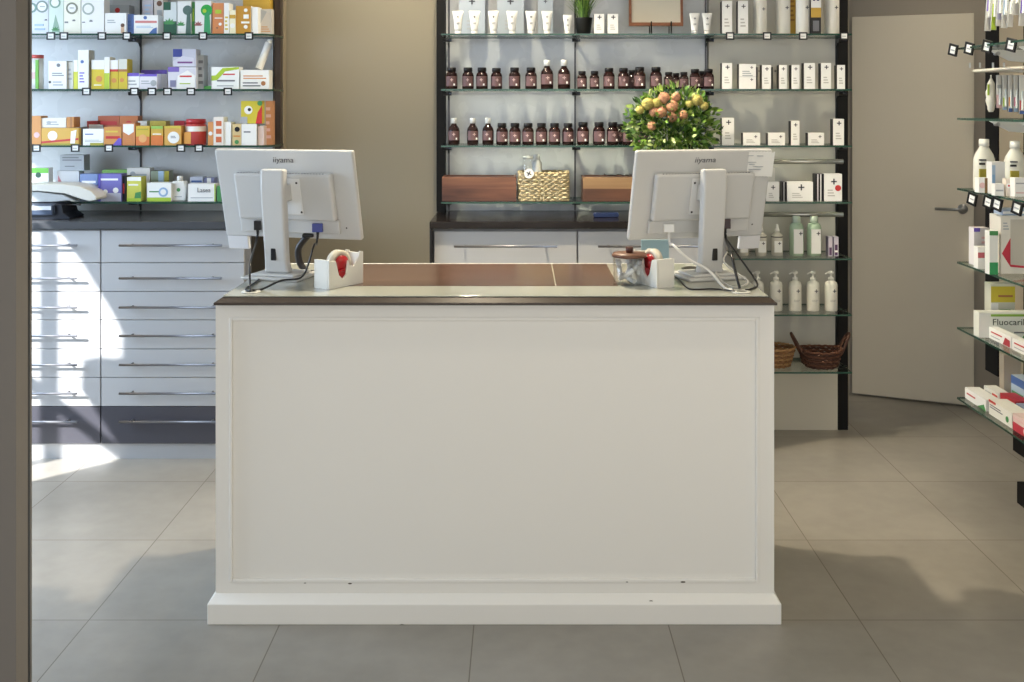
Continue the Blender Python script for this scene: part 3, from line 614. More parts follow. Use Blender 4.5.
# bouquet
bq = Vector((X(672,4.80), 4.80, WT))
t = thing('flower_bouquet', 'round bouquet of orange and yellow blossoms with green leaves behind right monitor', 'flowers', bq)
MB().lathe((0,0,0), [(0,0),(.05,0),(.055,.004),(.06,.12),(.05,.19),(.055,.22),(.052,.22),(.047,.19),(.0,.02)], M((150,170,150), .15), 24, caps=False).build('vase', t)
mb = MB(); lv = [M(c_, .45) for c_ in ((52,88,34),(84,124,44),(122,154,60),(152,176,84),(40,66,30),(186,200,140),(110,146,56))]
cz = Z(124,4.80)-WT
for i in range(1700):
    while True:
        p = Vector([random.uniform(-1,1) for _ in range(3)])
        if .25 < p.length < 1: break
    if p.z < -.72: continue
    edge = 1.0 + .14*noise.noise(p*2.2)
    c_ = Vector((p.x*.205*edge, p.y*.10, cz+p.z*.165*edge))
    d = Vector((p.x, p.y*1.0-.25, p.z+.3)).normalized(); d = (d+Vector([random.uniform(-.7,.7) for _ in range(3)])).normalized()
    sd = d.cross(Vector([random.uniform(-1,1) for _ in range(3)])).normalized(); ln = random.uniform(.022,.048); wd = ln*random.uniform(.22,.34); nn = sd.cross(d)*ln*.1
    mb.add([c_, c_+d*ln*.3+sd*wd*.8+nn, c_+d*ln*.3-sd*wd*.8+nn, c_+d*ln*.7+sd*wd*.6+nn, c_+d*ln*.7-sd*wd*.6+nn, c_+d*ln], [(0,1,2),(1,3,4,2),(3,5,4)], random.choice(lv))
for i in range(44):  # stems
    a = random.uniform(0, 2*math.pi); r = random.uniform(.01, .11)
    mb.tube([(.02*math.cos(a), .02*math.sin(a), .1), (r*.6*math.cos(a), r*.6*math.sin(a), .25), (r*math.cos(a), r*math.sin(a), cz)], .002, lv[1], 4)
mb.build('foliage', t)
def blossom(px, py, r, c_, Y=4.722):
    q = W(px, py, Y)-bq; mb = MB(); mt = [M(c_, .7), M(tuple(int(v*.88) for v in c_), .7), M(tuple(min(255, int(v*1.08)) for v in c_), .7)]
    mb.lathe(q, [(.0,-r*.72),(r*.5,-r*.55),(r*.75,-r*.15),(r*.75,r*.2),(r*.5,r*.55),(0,r*.7)], mt[1], 14, sy=.8, caps=False)
    N = 150
    for i in range(N):
        zz = 1-2*(i+.5)/N; rr = math.sqrt(1-zz*zz); a = i*2.39996
        d = Vector((rr*math.cos(a), rr*math.sin(a)*.8, zz))
        if d.y > .4: continue
        sd = d.cross(Vector((.2,.1,1))).normalized(); u = sd.cross(d); c0 = q+d*r*.70; e = r*.16
        mb.add([c0-sd*e, c0+u*e, c0+sd*e, c0-u*e, c0+d*r*.22], [(0,4,1),(1,4,2),(2,4,3),(3,4,0)], random.choice(mt), True)
    mb.build('blossom', t)
for (px,py,r) in ((661,112,.034),(672,106,.036),(672,117,.030),(683,115,.028),(652,126,.026),(664,98,.034),(654,112,.028),(676,97,.026)): blossom(px, py, r*.92, (190,140,110))
for (px,py,r) in ((648,104,.036),(657,103,.03),(697,100,.034),(704,106,.026),(640,110,.024),(690,104,.022)): blossom(px, py, r*.9, (176,164,92))

# ------------------------------------------------------------------ left shelves
def left(row, lst):
    for it in lst:
        x0, x1, yt, Y, col, marks, lab = it[:7]; kw = it[7] if len(it) > 7 else {}
        zb = ZR[row] if 'zb' not in kw else Z(kw.pop('zb'), Y)
        d = kw.pop('d', .07)
        carton(x0, x1, yt, zb, Y, d, col, marks, lab, **kw)
N4, B5 = 4.96, 5.08
G = dict(group='medicine cartons on the left shelves')
left(0, [
 (31.5,48.5,-22,N4,(222,226,232),[('c',.62,.49,.36,(128,146,142)),('c',.62,.49,.26,'w'),('l',.5,.47,.8,.51,1,'gy'),('c',.02,.47,.3,(128,160,150)),('c',.0,.47,.2,'w'),('leaf',.85,.24,.10,'dgy'),('l',.2,.05,.8,.2,2,'lb')],'white carton with grey ring print nearest the door jamb, top shelf',G),
 (49,63.5,-22,N4,(216,230,220),[('c',.42,.56,.38,(128,162,144)),('c',.42,.56,.27,'w'),('poly',[(.2,.03),(.75,.03),(.7,.12),(.45,.34)],(150,180,160)),('leaf',.45,.06,.3,'g')],'white carton with green ring, second from the jamb, top shelf',G),
 (64,80.5,-22,N4,(240,238,222),[('c',.48,.46,.36,(128,130,110)),('c',.48,.46,.25,'w'),('l',.35,.45,.6,.48,1,'dgy'),('leaf',.6,.23,.12,'dgy'),('l',.05,.18,.25,.24,1,'dgy')],'cream carton with olive ring and bird mark, top shelf',G),
 (81.5,104,-22,N4,'w',[('c',.3,.45,.27,(166,176,168)),('c',.3,.45,.19,'w'),('leaf',.42,.22,.1,'dgy'),('l',.04,.19,.16,.23,1,'dgy')],'broad white carton with pale ring, fourth on the top shelf',G),
 (105,126,13,N4,'w',[(.76,.05,.92,.4,(214,180,150)),('c',.84,.42,.09,(96,66,50)),('l',.12,.5,.5,.7,2,'gy')],'low white carton with a tiny child picture, top shelf',G),
 (108,129,5,B5,'gy',[('c',.45,.83,.12,'r')],'grey carton with red badge behind the child-picture carton',G),
 (126.5,133.5,14,N4+.02,(92,118,176),[('l',.2,.2,.8,.7,3,'b')],'narrow blue carton between two low white ones, top shelf',G),
 (134,158,15,N4,'w',[(.05,.58,.95,.7,(206,130,126)),('l',.1,.3,.8,.45,2,'lb'),('poly',[(.6,0),(.95,0),(.95,.35),(.8,.28)],'b'),('c',.47,.86,.09,'b')],'low white carton with pink band and blue corner, top shelf',G),
 (142.5,153,-18,B5,(196,192,200),[('l',.2,.3,.8,.6,4,'lb')],'tall grey carton behind the pink-band carton, top shelf',G),
 (154,163,-18,B5,(214,206,200),[('c',.6,.6,.3,(112,74,54)),(.35,.2,.9,.48,'gy')],'tall carton with a small figure beside the green packs',G),
 (163.5,176.5,2,N4,(210,218,220),[(0,0,1,.4,'dg'),(0,.75,.55,1,'dg'),('leaf',.45,.3,.5,'g')],'green and white leaf carton, first of three, top shelf',G),
 (177.5,191,1,N4,(226,228,228),[('c',.75,.72,.36,(86,110,104)),('poly',[(.6,0),(1,0),(.95,.7),(.7,.6)],(78,104,96)),('leaf',.25,.25,.35,'g')],'white carton with dark green spoon shape, top shelf',G),
 (192,194.6,2,N4+.01,'g',[(.3,.4,.7,.8,'lime')],'thin bright green pack edge between two spoon cartons',G),
 (195,211,1,N4,(226,228,228),[('c',.72,.72,.36,(44,160,70)),('poly',[(.55,0),(.98,0),(.9,.7),(.6,.6)],(60,150,100)),('leaf',.2,.25,.3,(150,90,90)),('c',.6,.7,.12,'lime')],'white carton with bright green spoon shape, top shelf',G),
 (212.5,223.5,3,N4,(206,134,86),[(.25,.66,.8,.78,'lime'),('c',.7,.32,.14,'w'),('+',.42,.2,.1),(.2,.5,.9,.53,'w')],'orange carton with green patch and white dots, top shelf',G),
 (224,229,3,N4,'w',[('l',.2,.1,.8,.6,4,'y')],'slim white and yellow carton right of the orange one',G),
 (229.5,235.5,10,N4,(236,230,200),[('c',.5,.35,.4,'w'),(0,.65,1,.8,'go')],'small cream carton with gold band, top shelf',G),
 (236,251,6,N4+.005,(190,140,52),[('c',.65,.85,.12,'w'),(.5,.55,.85,.7,'w'),(.35,.38,.9,.45,'w'),('c',.65,.26,.13,'w')],'gold carton with white marks, front right of top shelf',dict(side='w',**G)),
 (252,258,7,N4+.01,'w',[],'plain white carton face beside the gold carton, top shelf',G),
 (243,270,-14,B5,(200,164,66),[('l',.2,.8,.7,.95,2,'go')],'tall gold carton behind, right end of top left shelf',G),
 (260,271.5,9,5.02,(206,202,196),[('l',.1,.1,.9,.35,3,'tan'),('poly',[(0,.4),(.6,.9),(0,1)],'gy')],'pale grey carton at the right end of top left shelf',dict(d=.05,**G)),
])
left(1, [
 (48.5,66.5,61,N4,'w',[('l',.2,.45,.85,.6,2,'dgy'),('c',.55,.85,.1,'dgy'),('l',.25,.1,.8,.3,2,'gy'),('c',.08,.25,.07,'k')],'square white carton with grey text, second left shelf',dict(side=(206,206,202),**G)),
 (67,73,62,N4+.01,(214,214,208),[('l',.2,.3,.8,.8,3,'gy')],'narrow grey-white carton by the square one, second left shelf',G),
 (73.5,77.7,60,N4+.01,(206,206,70),[(0,.6,1,1,'w')],'thin yellow and white carton left of the tall white one',G),
 (78,88.5,50,N4-.01,'w',[('c',.4,.7,.16,'b'),('l',.15,.15,.6,.45,4,'p')],'tall slim white carton with a blue emblem, second left shelf',dict(side=(200,200,196),**G)),
 (91.5,104,60,N4,(212,190,48),[(0,.68,1,1,'w'),('c',.6,.35,.25,'o'),('l',.2,.1,.8,.18,1,'w')],'yellow and white carton, first of the yellow group',G),
 (104.3,109.5,57,N4-.005,'w',[(0,0,1,.5,(180,200,60))],'white carton with lime foot inside the yellow group',G),
 (110,118,60,N4,(206,184,50),[(0,.66,1,1,'w'),('c',.5,.3,.3,'o'),(0,.6,1,.68,'r')],'yellow and white carton, middle of the yellow group',G),
 (118.5,127,59,N4,(206,184,50),[(0,.66,1,1,(214,214,204)),(0,.58,1,.66,'br'),('c',.4,.3,.25,'o')],'yellow and white carton, right end of the yellow group',G),
 (127,139,73,N4+.005,'w',[(0,.8,1,1,'p'),('l',.1,.2,.8,.6,2,'gy')],'low white carton with purple top band, second left shelf',G),
 (139.5,157,74,N4,(226,224,230),[(0,.84,1,1,'p'),('l',.1,.3,.6,.6,2,'gy'),('c',.8,.4,.2,'gy')],'low carton with purple rim left of the purple pile',G),
 (141,167,70,B5,(206,206,214),[(0,.8,1,1,'p')],'wide purple-rimmed carton set back, second left shelf',dict(d=.05,**G)),
 (168,196,67,N4,(212,212,222),[(0,.78,.4,1,(120,100,180)),('poly',[(.3,0),(.95,0),(.98,.6),(.7,.85),(.35,.6)],'w'),('l',.42,.5,.85,.66,1,'r'),(.08,.1,.28,.4,(130,130,160)),('l',.42,.2,.8,.3,1,'lime')],'white and purple carton with red lettering, below the purple box',G),
 (173,196,49,N4,(190,192,208),[(0,.55,.4,1,(60,70,140)),('poly',[(.0,0),(.95,0),(.9,.5),(.4,.6),(0,.3)],(206,206,220)),('l',.2,.12,.85,.35,1,(120,70,130))],'blue-purple carton stacked on the red-lettered carton',dict(zb=66.6,**G)),
 (198,203.5,55,N4+.03,'gy',[('l',.1,.1,.9,.9,4,'dgy')],'grey ribbed carton edge right of the purple pile',G),
 (204,211,86,N4+.03,(80,150,70),[],'small green pack lying beside the purple pile',dict(d=.05,**G)),
 (211.5,239,67,N4,(238,240,238),[('poly',[(0,.6),(.15,.62),(0.4,.95),(1,1),(1,.9),(.5,.8),(.2,.4),(0,.38)],'lime'),('l',.42,.6,.85,.74,1,'r'),('l',.2,.3,.85,.46,1,'dgy'),('l',.2,.1,.8,.2,1,'gy')],'white carton with lime arc and red word, second left shelf',G),
 (240.5,269,70,N4,(236,236,232),[('l',.1,.5,.9,.75,2,'o'),('l',.08,.1,.7,.4,2,'dgy'),('c',.8,.3,.12,'br')],'white carton with orange print at right end, second left shelf',G),
])
t = thing('medicine_jar', 'white round canister with red rim and green side, second left shelf', 'jar', (X(37.5,5.0), 5.0, ZR[1]))
k = (X(43,5)-X(31.5,5))/2; hh = Z(55,5)-ZR[1]
MB().lathe((0,0,0), [(0,0),(k,0),(k,hh*.9),(0,hh*.9)], WHITE, 20, caps=False).build('canister', t)
MB().lathe((0,0,0), [(0,hh*.9),(k*1.02,hh*.9),(k*1.02,hh),(0,hh)], M((196,80,74), .4), 20, caps=False).build('lid', t)
MB().box(k*.1, k*.62, -k-.001, -k*.78, .002, hh*.85, M((110,180,60), .4)).box(-k*.6, k*.05, -k-.001, -k*.8, hh*.3, hh*.5, mm('pk')).build('sticker', t)
# leaning white tube
t = thing('leaning_tube', 'white tube leaning diagonally over cartons, second left shelf', 'tube', W(259,69,5.10))
mb = MB(); q1 = W(270,40,5.12)-W(259,69,5.10); mb.tube([(0,0,0), tuple(q1*.9)], [.018,.018], WHITE, 16); mb.build('tube_body', t)
mb = MB(); mb.tube([tuple(q1*.9), tuple(q1)], .012, WHITE, 14); mb.build('cap', t)
left(2, [
 (31.5,41,116,N4,(214,150,84),[('c',.55,.35,.3,'pk')],'orange carton nearest the jamb, third left shelf',G),
 (41.5,78.5,128,N4,(214,170,76),[('c',.3,.55,.28,'w'),('poly',[(0,.1),(1,.3),(1,.42),(0,.22)],'r'),('poly',[(.78,.1),(.9,.1),(.95,.9),(.8,.8)],'w'),(0,0,1,.1,'ol')],'wide orange-yellow carton with white oval, third left shelf',G),
 (41.5,66,118,N4+.005,(230,226,214),[('l',.2,.2,.7,.7,2,'gy'),('c',.3,.5,.2,'gy')],'white carton stacked on the wide orange carton',dict(zb=127.6,**G)),
 (66.5,74,117,N4+.005,(196,136,70),[(.5,0,.7,1,'br')],'small brown carton stacked on the wide orange carton',dict(zb=127.6,**G)),
 (79,82,127,N4+.03,'dgy',[],'thin grey pack edge right of the wide orange carton',G),
 (83,103.5,129,N4,'w',[('l',.1,.6,.5,.75,1,'b'),('l',.1,.2,.9,.35,2,'gy'),(.35,0,1,.14,'ol')],'white carton with olive foot, third left shelf',G),
 (87,105,121,B5,(186,70,66),[(.1,.35,.9,.85,'w'),('l',.15,.5,.85,.7,1,'r')],'red-edged white carton set back, third left shelf',dict(d=.06,**G)),
 (104,121.5,127,N4,(206,146,76),[(.1,.35,.9,.5,'r'),('poly',[(.5,0),(1,0),(1,.35),(.85,.4)],'p'),('l',.1,.65,.8,.85,1,'y')],'brown-orange carton with purple corner, third left shelf',G),
 (98,119,116,B5,(180,92,56),[('l',.1,.6,.9,.9,1,'r')],'dark orange carton set back behind the purple-corner carton',dict(d=.06,**G)),
 (119.5,138,116,B5,(190,112,62),[('c',.5,.7,.2,'r')],'rust coloured carton set back left of the shelf rail',dict(d=.06,**G)),
 (122.5,135,123,N4,(200,130,80),[('poly',[(.05,.95),(.9,.95),(.9,.6),(.5,.45),(.05,.6)],'w'),('l',.3,.05,.9,.3,3,'o')],'orange carton with white shield patch, third left shelf',G),
 (136,149.5,126,N4,(210,180,70),[(0,0,1,.45,(214,120,64)),('c',.5,.35,.3,(226,170,110)),('l',.1,.75,.9,.9,1,'ol')],'yellow over orange carton, left of its twin, third shelf',G),
 (151,163,126,N4,(206,170,70),[(0,0,1,.5,(214,120,60)),('l',.15,.5,.85,.65,1,'w'),(0,.85,1,1,'lg')],'yellow over orange carton, right of its twin, third shelf',G),
 (136,147,121,B5,(216,214,206),[('l',.1,.3,.8,.7,1,'dgy')],'pale carton peeking above the yellow-orange twins',dict(d=.06,**G)),
 (150,166,121,B5,(196,180,80),[],'olive-yellow carton peeking above the right orange twin',dict(d=.06,**G)),
 (164.5,181,126,N4,(214,166,84),[('c',.55,.4,.36,'w'),('l',.38,.35,.7,.5,2,'dgy'),(0,.88,1,1,'y')],'orange carton with large white circle, third left shelf',G),
 (174,184,121,B5,(168,40,52),[],'dark red pack set back left of the red jar',dict(d=.05,**G)),
 (208,213,122,N4+.01,(216,150,90),[('c',.5,.5,.4,'w')],'narrow orange pack between red jar and white carton',G),
 (213.5,223.5,117,N4,(236,230,222),[(.25,.68,.8,.86,(206,110,70)),(.25,.4,.8,.58,(206,110,70)),(.25,.1,.8,.3,(206,110,70))],'white carton with three orange squares, third left shelf',G),
 (224,231,122,N4+.005,'w',[],'plain white carton beside the three-squares carton',G),
 (232.5,241,124,N4,(212,190,140),[('c',.55,.75,.3,'k'),('c',.5,.15,.25,'g'),('l',.1,.35,.9,.5,1,'o')],'tan carton with black dot and green foot, third shelf',G),
 (241.5,256.5,124,N4,'w',[('l',.15,.55,.6,.7,1,'dgy')],'plain white square carton at right of third left shelf',G),
 (241,262,101,N4+.01,(206,190,60),[('c',.35,.6,.2,'w'),('c',.4,.62,.08,'k'),('poly',[(.7,0),(1,0),(1,.8),(.8,.5)],'r'),('c',.9,.9,.12,'g'),(.0,.0,.3,.3,'gy')],'yellow and red picture pack stacked on the white carton',dict(zb=123.6,**G)),
 (258,264,126,N4+.01,(222,200,190),[],'pinkish narrow carton right of the white square carton',G),
 (264.5,272.5,101,5.02,(208,150,110),[('l',.2,.1,.8,.9,5,'pk'),(.0,0,.15,1,'gy')],'tall orange-pink carton at the right end, third left shelf',dict(d=.05,**G)),
])
t = thing('medicine_jar', 'big red lidded jar with white band, third left shelf', 'jar', (X(196,5.02), 5.02, ZR[2]))
k = (X(206,5)-X(186,5))/2; hh = Z(119,5)-ZR[2]
MB().lathe((0,0,0), [(0,0),(k*.95,0),(k,.004),(k,hh*.78),(k*.9,hh*.82),(0,hh*.82)], M((186,66,64), .4), 24, caps=False).build('jar_body', t)
MB().lathe((0,0,0), [(0,hh*.82),(k*.98,hh*.82),(k*.98,hh*.98),(k*.9,hh),(0,hh)], M((176,44,50), .35), 24, caps=False).build('lid', t)
mb = MB(); mb.lathe((0,0,0), [(k*1.01,hh*.52),(k*1.01,hh*.72)], PAPER, 24, caps=False); mb.box(-k*.9, -k*.2, -k-.0015, -k*.55, .006, hh*.5, mm((222,160,80))); mb.build('sticker', t)
left(3, [
 (31.5,48.5,168,5.02,'w',[(0,.84,1,1,(110,190,70)),('c',.4,.78,.16,'dg'),('l',.1,.1,.8,.6,3,'gy')],'white carton with bright green top behind the weighing scale',dict(d=.05,**G)),
 (57,79,171,5.05,(206,206,206),[('poly',[(.05,.2),(.3,.5),(.05,.85)],(196,120,130)),('l',.3,.3,.9,.6,2,'gy')],'grey-white carton with pink arrow behind the scale',dict(d=.06,**G)),
 (60,84,155,5.05,(168,172,176),[('l',.1,.6,.9,.9,2,'dgy'),('l',.2,.2,.6,.35,1,'dgy')],'dark grey carton stacked on the pink-arrow carton',dict(zb=170.6,**G)),
 (80,97.5,174,5.0,(120,140,184),[('l',.1,.6,.9,.8,1,'w'),(.0,.3,1,.5,'nv')],'blue-grey carton left of the purple carton, lowest shelf',dict(d=.06,**G)),
 (98.5,121.5,174,N4,(116,112,184),[('l',.05,.72,.85,.88,1,'w'),(.1,0,.98,.3,(190,192,210)),('c',.3,.35,.1,'w'),('c',.75,.4,.12,'w'),(.0,0,.1,1,(86,80,176))],'large purple carton in the middle of lowest left shelf',G),
 (102,127,170,B5,(130,180,90),[('c',.4,.85,.07,'dg')],'green-topped carton behind the large purple carton',dict(d=.06,**G)),
 (122,126,176,N4+.01,'k',[(.2,.3,.6,.7,'r')],'narrow black pack right of the large purple carton',G),
 (127,141,177,N4,(206,206,90),[(0,.84,1,1,'w'),('l',.1,.6,.8,.75,1,'w'),('poly',[(.5,0),(1,0),(1,.4),(.6,.35)],'g'),(0,0,1,.12,'lime')],'yellow-green carton just left of the shelf rail',G),
 (127,150,168,B5,(226,222,216),[('c',.25,.8,.12,'gy'),('l',.35,.7,.85,.85,1,'gy')],'white and grey carton behind the yellow-green one',dict(d=.06,**G)),
 (147,171,183,N4,'w',[(0,0,1,.2,'lime'),('c',.68,.5,.26,(150,180,214)),('c',.68,.5,.16,'w'),('l',.1,.45,.5,.6,1,'g')],'white carton with blue ring and lime foot, lowest shelf',G),
 (151,169,171,B5,(150,160,140),[(.4,.55,.7,1,'lb'),(.75,.5,1,1,'ol')],'grey-green carton behind the blue-ring carton',dict(d=.06,**G)),
 (188,215.5,184,N4,'w',[('t',.58,.52,.28,'Lasea','dgy',.062),('l',.1,.15,.9,.25,1,'gy'),(.96,0,1,1,'lime')],'white carton lettered in grey, right end by left monitor',G),
 (190,203,177,B5,(196,200,214),[('l',.1,.7,.9,.9,1,'b')],'pale blue carton set back behind the lettered carton',dict(d=.06,**G)),
 (204,214,178,B5,(130,134,170),[(.3,.6,.7,1,'w')],'blue-violet carton set back near the left monitor edge',dict(d=.06,**G)),
 (217,221,186,N4,'g',[],'green carton sliver beside the left monitor edge',G),
])
t = thing('medicine_bottle', 'white square-shouldered bottle with green leaf, lowest left shelf', 'bottle', (X(180,5.0), 5.0, ZR[3]))
k = (X(187,5)-X(174,5))/2; hh = Z(176,5)-ZR[3]
MB().box(-k, k, -k*.7, k*.7, 0, hh*.8, WHITE).build('bottle_body', t, bevel=.006)
MB().lathe((0,0,0), [(0,hh*.79),(k*.45,hh*.8),(k*.45,hh),(0,hh)], WHITE, 16, caps=False).build('cap', t)
MB().disc((0,-k*.7,hh*.45), .009, .0008, mm('g')).box(-k*.6, k*.5, -k*.7-.0008, -k*.7, hh*.15, hh*.19, mm('gy')).build('print', t)

# price tags clipped to the shelf edges
def price_tag():
    t = thing('price_tag', '', 'price tag')
    mb = MB(); a, b_, e = .020, .018, .0065
    mb.box(-a, a, -.004, 0, b_-e, b_, BLACK).box(-a, a, -.004, 0, -b_, -b_+e, BLACK).box(-a, -a+e, -.004, 0, -b_+e, b_-e, BLACK).box(a-e, a, -.004, 0, -b_+e, b_-e, BLACK).build('frame', t)
    MB().box(-a+e, a-e, -.0025, -.001, -b_+e, b_-e, PAPER).box(-.010, .008, -.0029, -.0024, -.003, .001, mm('gy')).build('paper', t)
    return t
pt = price_tag(); pf = [True]
def tags(row, xs, where, grp, dy=.012):
    for i, px in enumerate(xs):
        Y = YS-.0012; loc = (X(px, Y), Y, ZR[row]-dy)
        lab = '%s black-framed price tag clipped to the %s' % (nth(i, len(xs)), where)
        if pf[0]: pt.location = loc; pt['label'] = lab; pt['group'] = grp; pf[0] = False
        else: dup(pt, loc, lab, group=grp)
tags(0, [51,64,102,127,167,203,249], 'top left glass shelf', 'price tags on the left shelves')
tags(1, [86.6,134.5,152,167.6,191,228], 'second left glass shelf', 'price tags on the left shelves')
tags(2, [36.5,75.4,109,181,199], 'third left glass shelf', 'price tags on the left shelves')
tags(0, [730,767,803,844], 'top right glass shelf', 'price tags on the right shelf')

# baby scale on the left worktop
t = thing('baby_scale', 'white baby weighing scale with scoop tray on the left worktop', 'scale', (X(40,4.9), 4.9, WT))
mb = MB(); ox = X(40,4.9)
xx = lambda px: X(px,4.85)-ox
zz = lambda py: Z(py,4.85)-WT
tray_top = [(xx(-20),zz(186)),(xx(40),zz(184)),(xx(62),zz(184)),(xx(80),zz(186)),(xx(92),zz(191)),(xx(97.5),zz(197))]
tray_bot = [(xx(97),zz(200)),(xx(90),zz(201)),(xx(82),zz(199)),(xx(66),zz(193.5)),(xx(40),zz(191)),(xx(-20),zz(192))]
n = 9; rows_ = []
prof2 = tray_top+tray_bot
mb.prism(prof2, -.06, .10, M((216,214,204), .35), 'xz', True); mb.build('tray', t, bevel=.004)
mb = MB(); mb.prism([(xx(-20),zz(193)),(xx(40),zz(192)),(xx(64),zz(195)),(xx(74),zz(200)),(xx(52),zz(202)),(xx(-20),zz(202))], -.055, .08, M((176,180,180), .4), 'xz'); mb.build('tray_underside', t, bevel=.004)
mb = MB(); mb.box(xx(-20), xx(60), -.12, .08, zz(214), zz(203), M((60,72,92), .3)); mb.build('base', t, bevel=.008)
mb = MB(); mb.box(xx(-18), xx(58), -.123, -.12, zz(208.5), zz(204.5), M((208,212,214), .4)); mb.build('display_strip', t)
mb = MB(); mb.prism([(xx(56),0),(xx(74),0),(xx(75),zz(217)),(xx(68),zz(212)),(xx(66),zz(204)),(xx(60),zz(203)),(xx(-20),zz(215)),(xx(-20),0)], -.10, .06, M((28,32,42), .3), 'xz'); mb.build('foot_frame', t, bevel=.004)
mb = MB(); mb.tube([(xx(66),-.05,zz(205)),(xx(79),-.05,zz(204.5))], .0025, DARK, 8); mb.lathe((xx(80),-.05,zz(204.5)-.006), [(0,0),(.006,.003),(.006,.010),(0,.013)], DARK, 10, caps=False); mb.build('locking_knob', t)

# ------------------------------------------------------------------ monitors
MW = M((202, 202, 200), .38)
def monitor(label, loc, rz, sgn, ttilt=.25):
    t = thing('computer_monitor', label, 'monitor', loc, rz, 'white monitors on the counter')
    # stand
    MB().box(-.105, .105, -.055, .13, 0, .010, MW).box(-.08, .08, -.03, .10, .010, .018, MW).build('stand_base', t, bevel=.006)
    mb = MB()
    pr = [(-.045,.018),(.045,.018),(.040,.06),(.043,.30),(.043,.372),(-.043,.372),(-.043,.30),(-.040,.06)]
    vs = []; yo = [.0,.0,-.01,-.035,-.035,-.035,-.035,-.01]
    for dyy in (0, .036):
        vs += [(x, yo[i]+dyy, z) for i, (x, z) in enumerate(pr)]
    mb.add(vs, [(0,1,2,7),(7,2,3,6),(6,3,4,5),(15,10,9,8),(14,11,10,15),(13,12,11,14),(5,4,12,13),(0,8,9,1),(1,9,10,2),(2,10,11,3),(3,11,12,4),(7,15,8,0),(6,14,15,7),(5,13,14,6)], MW)
    col = mb.build('stand_column', t, bevel=.008, seg=3)
    MB().box(-.008+sgn*.006, .012+sgn*.006, -.0150, -.004, .062, .105, BLACK).build('cable_slot', col, bevel=.003)
    # hinge
    MB().box(-.035, .035, .0, .070, .26, .32, MW).build('hinge', t, bevel=.006)
    T = Matrix.Translation((0, .078, .277)) @ Matrix.Rotation(ttilt, 4, 'X')
    wd, h0, h1 = (.262 if sgn < 0 else .254), -.160, .160
    def mk(): m_ = MB(); m_.M = T; return m_
    mb = mk(); pts = [(-wd,h0),(wd,h0),(wd,h1),(-wd,h1)]
    mb.box(-wd, wd, .0, .022, h0, h1, MW); pn = mb.build('screen_housing', t, bevel=.007, seg=3)
    mb = mk(); mb.box(-wd+.012, wd-.012, .0225, .0240, h0+.016, h1-.014, M((20,22,26), .1)); mb.build('screen', t)
    mb = mk(); mb.box(-.185, .185, -.028, .0, -.085, .085, MW); bk = mb.build('rear_cover', t, bevel=.010, seg=3)
    mb = mk(); mb.box(-.19, .19, -.014, .0, -.135, -.086, MW); mb.build('port_cover', t, bevel=.004)
    mb = mk(); mb.box(-.055, .07, -.033, -.0282, -.06, .07, M((224,224,222), .4)); mp = mb.build('mounting_plate', t, bevel=.002)
    mb = mk()
    for (a, b_) in ((.058,.055),(.065,-.05),(-.045,.055),(-.045,-.05)): mb.disc((a, -.0332, b_), .004, .0006, DARK, 10)
    for (a, b_) in ((.21,-.115),(.05,-.15)): mb.disc((a, -.0005, b_), .003, .0006, DARK, 10)
    mb.build('screws', t)
    mb = mk(); mb.text('iiyama', (.0, -.0008, .118), .020, M((84,84,90), .4), width=.078, shear=.15); lg = mb.build('logo', t); lg['label'] = 'grey maker lettering'
    mb = mk()
    for i in range(30): mb.box(-.165+i*.011, -.158+i*.011, -.0285, -.0278, .0865, .0885, INK)
    mb.build('vent', t)
    mb = mk(); sx0 = -wd if sgn < 0 else wd-.085; mb.box(sx0+.002, sx0+.083, .004, .018, h0-.050, h0-.0005, M((222,222,224), .4)); fl = mb.build('lower_panel', t, bevel=.003); fl['label'] = 'small white panel hanging below the screen edge'
    return t, T
yaw = .27
lm, TL_ = monitor('white monitor seen from behind at the left end of counter', (X(279,3.60), 3.56, CT), -yaw, -1)
rm, TR_ = monitor('white monitor seen from behind at the right, paper note taped on', (X(709,3.60), 3.56, CT), yaw, 1)
def wp(mon, T, p):
    R = Matrix.Translation(mon.location) @ Matrix.Rotation(mon.rotation_euler.z, 4, 'Z'); return R @ T @ Vector(p)
def curve_pts(P, n=9):
    P = [Vector(p) for p in P]; out = []
    for i in range(len(P)-1):
        p0, p1, p2, p3 = P[max(i-1,0)], P[i], P[i+1], P[min(i+2,len(P)-1)]
        for k in range(n):
            u = k/n; out.append(.5*((2*p1)+(-p0+p2)*u+(2*p0-5*p1+4*p2-p3)*u*u+(-p0+3*p1-3*p2+p3)*u**3))
    return out+[P[-1]]
def cable(label, P, r, mat, plug=None, name='cable'):
    o = MB().tube(curve_pts(P), r, mat, 8).build(name) if plug is None else None
    if plug:
        t = thing(name, label, 'cable', P[0]); loc = Vector(P[0])
        mb = MB().tube([p-loc for p in curve_pts(P)], r, mat, 8); mb.build('cord', t)
        a, b_, c_, pm = plug; mb = MB(); mb.box(-a, a, -b_, b_, -.012, c_, pm); mb.tube([(0,0,-.012),(0,0,-.035)], [.006,.003], mat, 8); mb.build('plug', t, bevel=.002)
        return t
    return tag(o, label, 'cable')
rr = .0033; zc = CT+.004
a = wp(lm, TL_, (-.118,-.022,-.112))
cable('black power cable hanging from the left side of left monitor', [a, a+Vector((0,-.02,-.05)), W(250.5,262,3.40), (X(250,3.36),3.36,zc+.01), (X(251,3.30),3.30,zc), (X(246,3.34),3.34,zc), (X(258,3.5),3.5,zc), (X(268,3.72),3.72,zc)], rr, BLACK, (.012,.008,.02,BLACK), 'power_cable')
a = wp(lm, TL_, (.112,-.022,-.112))
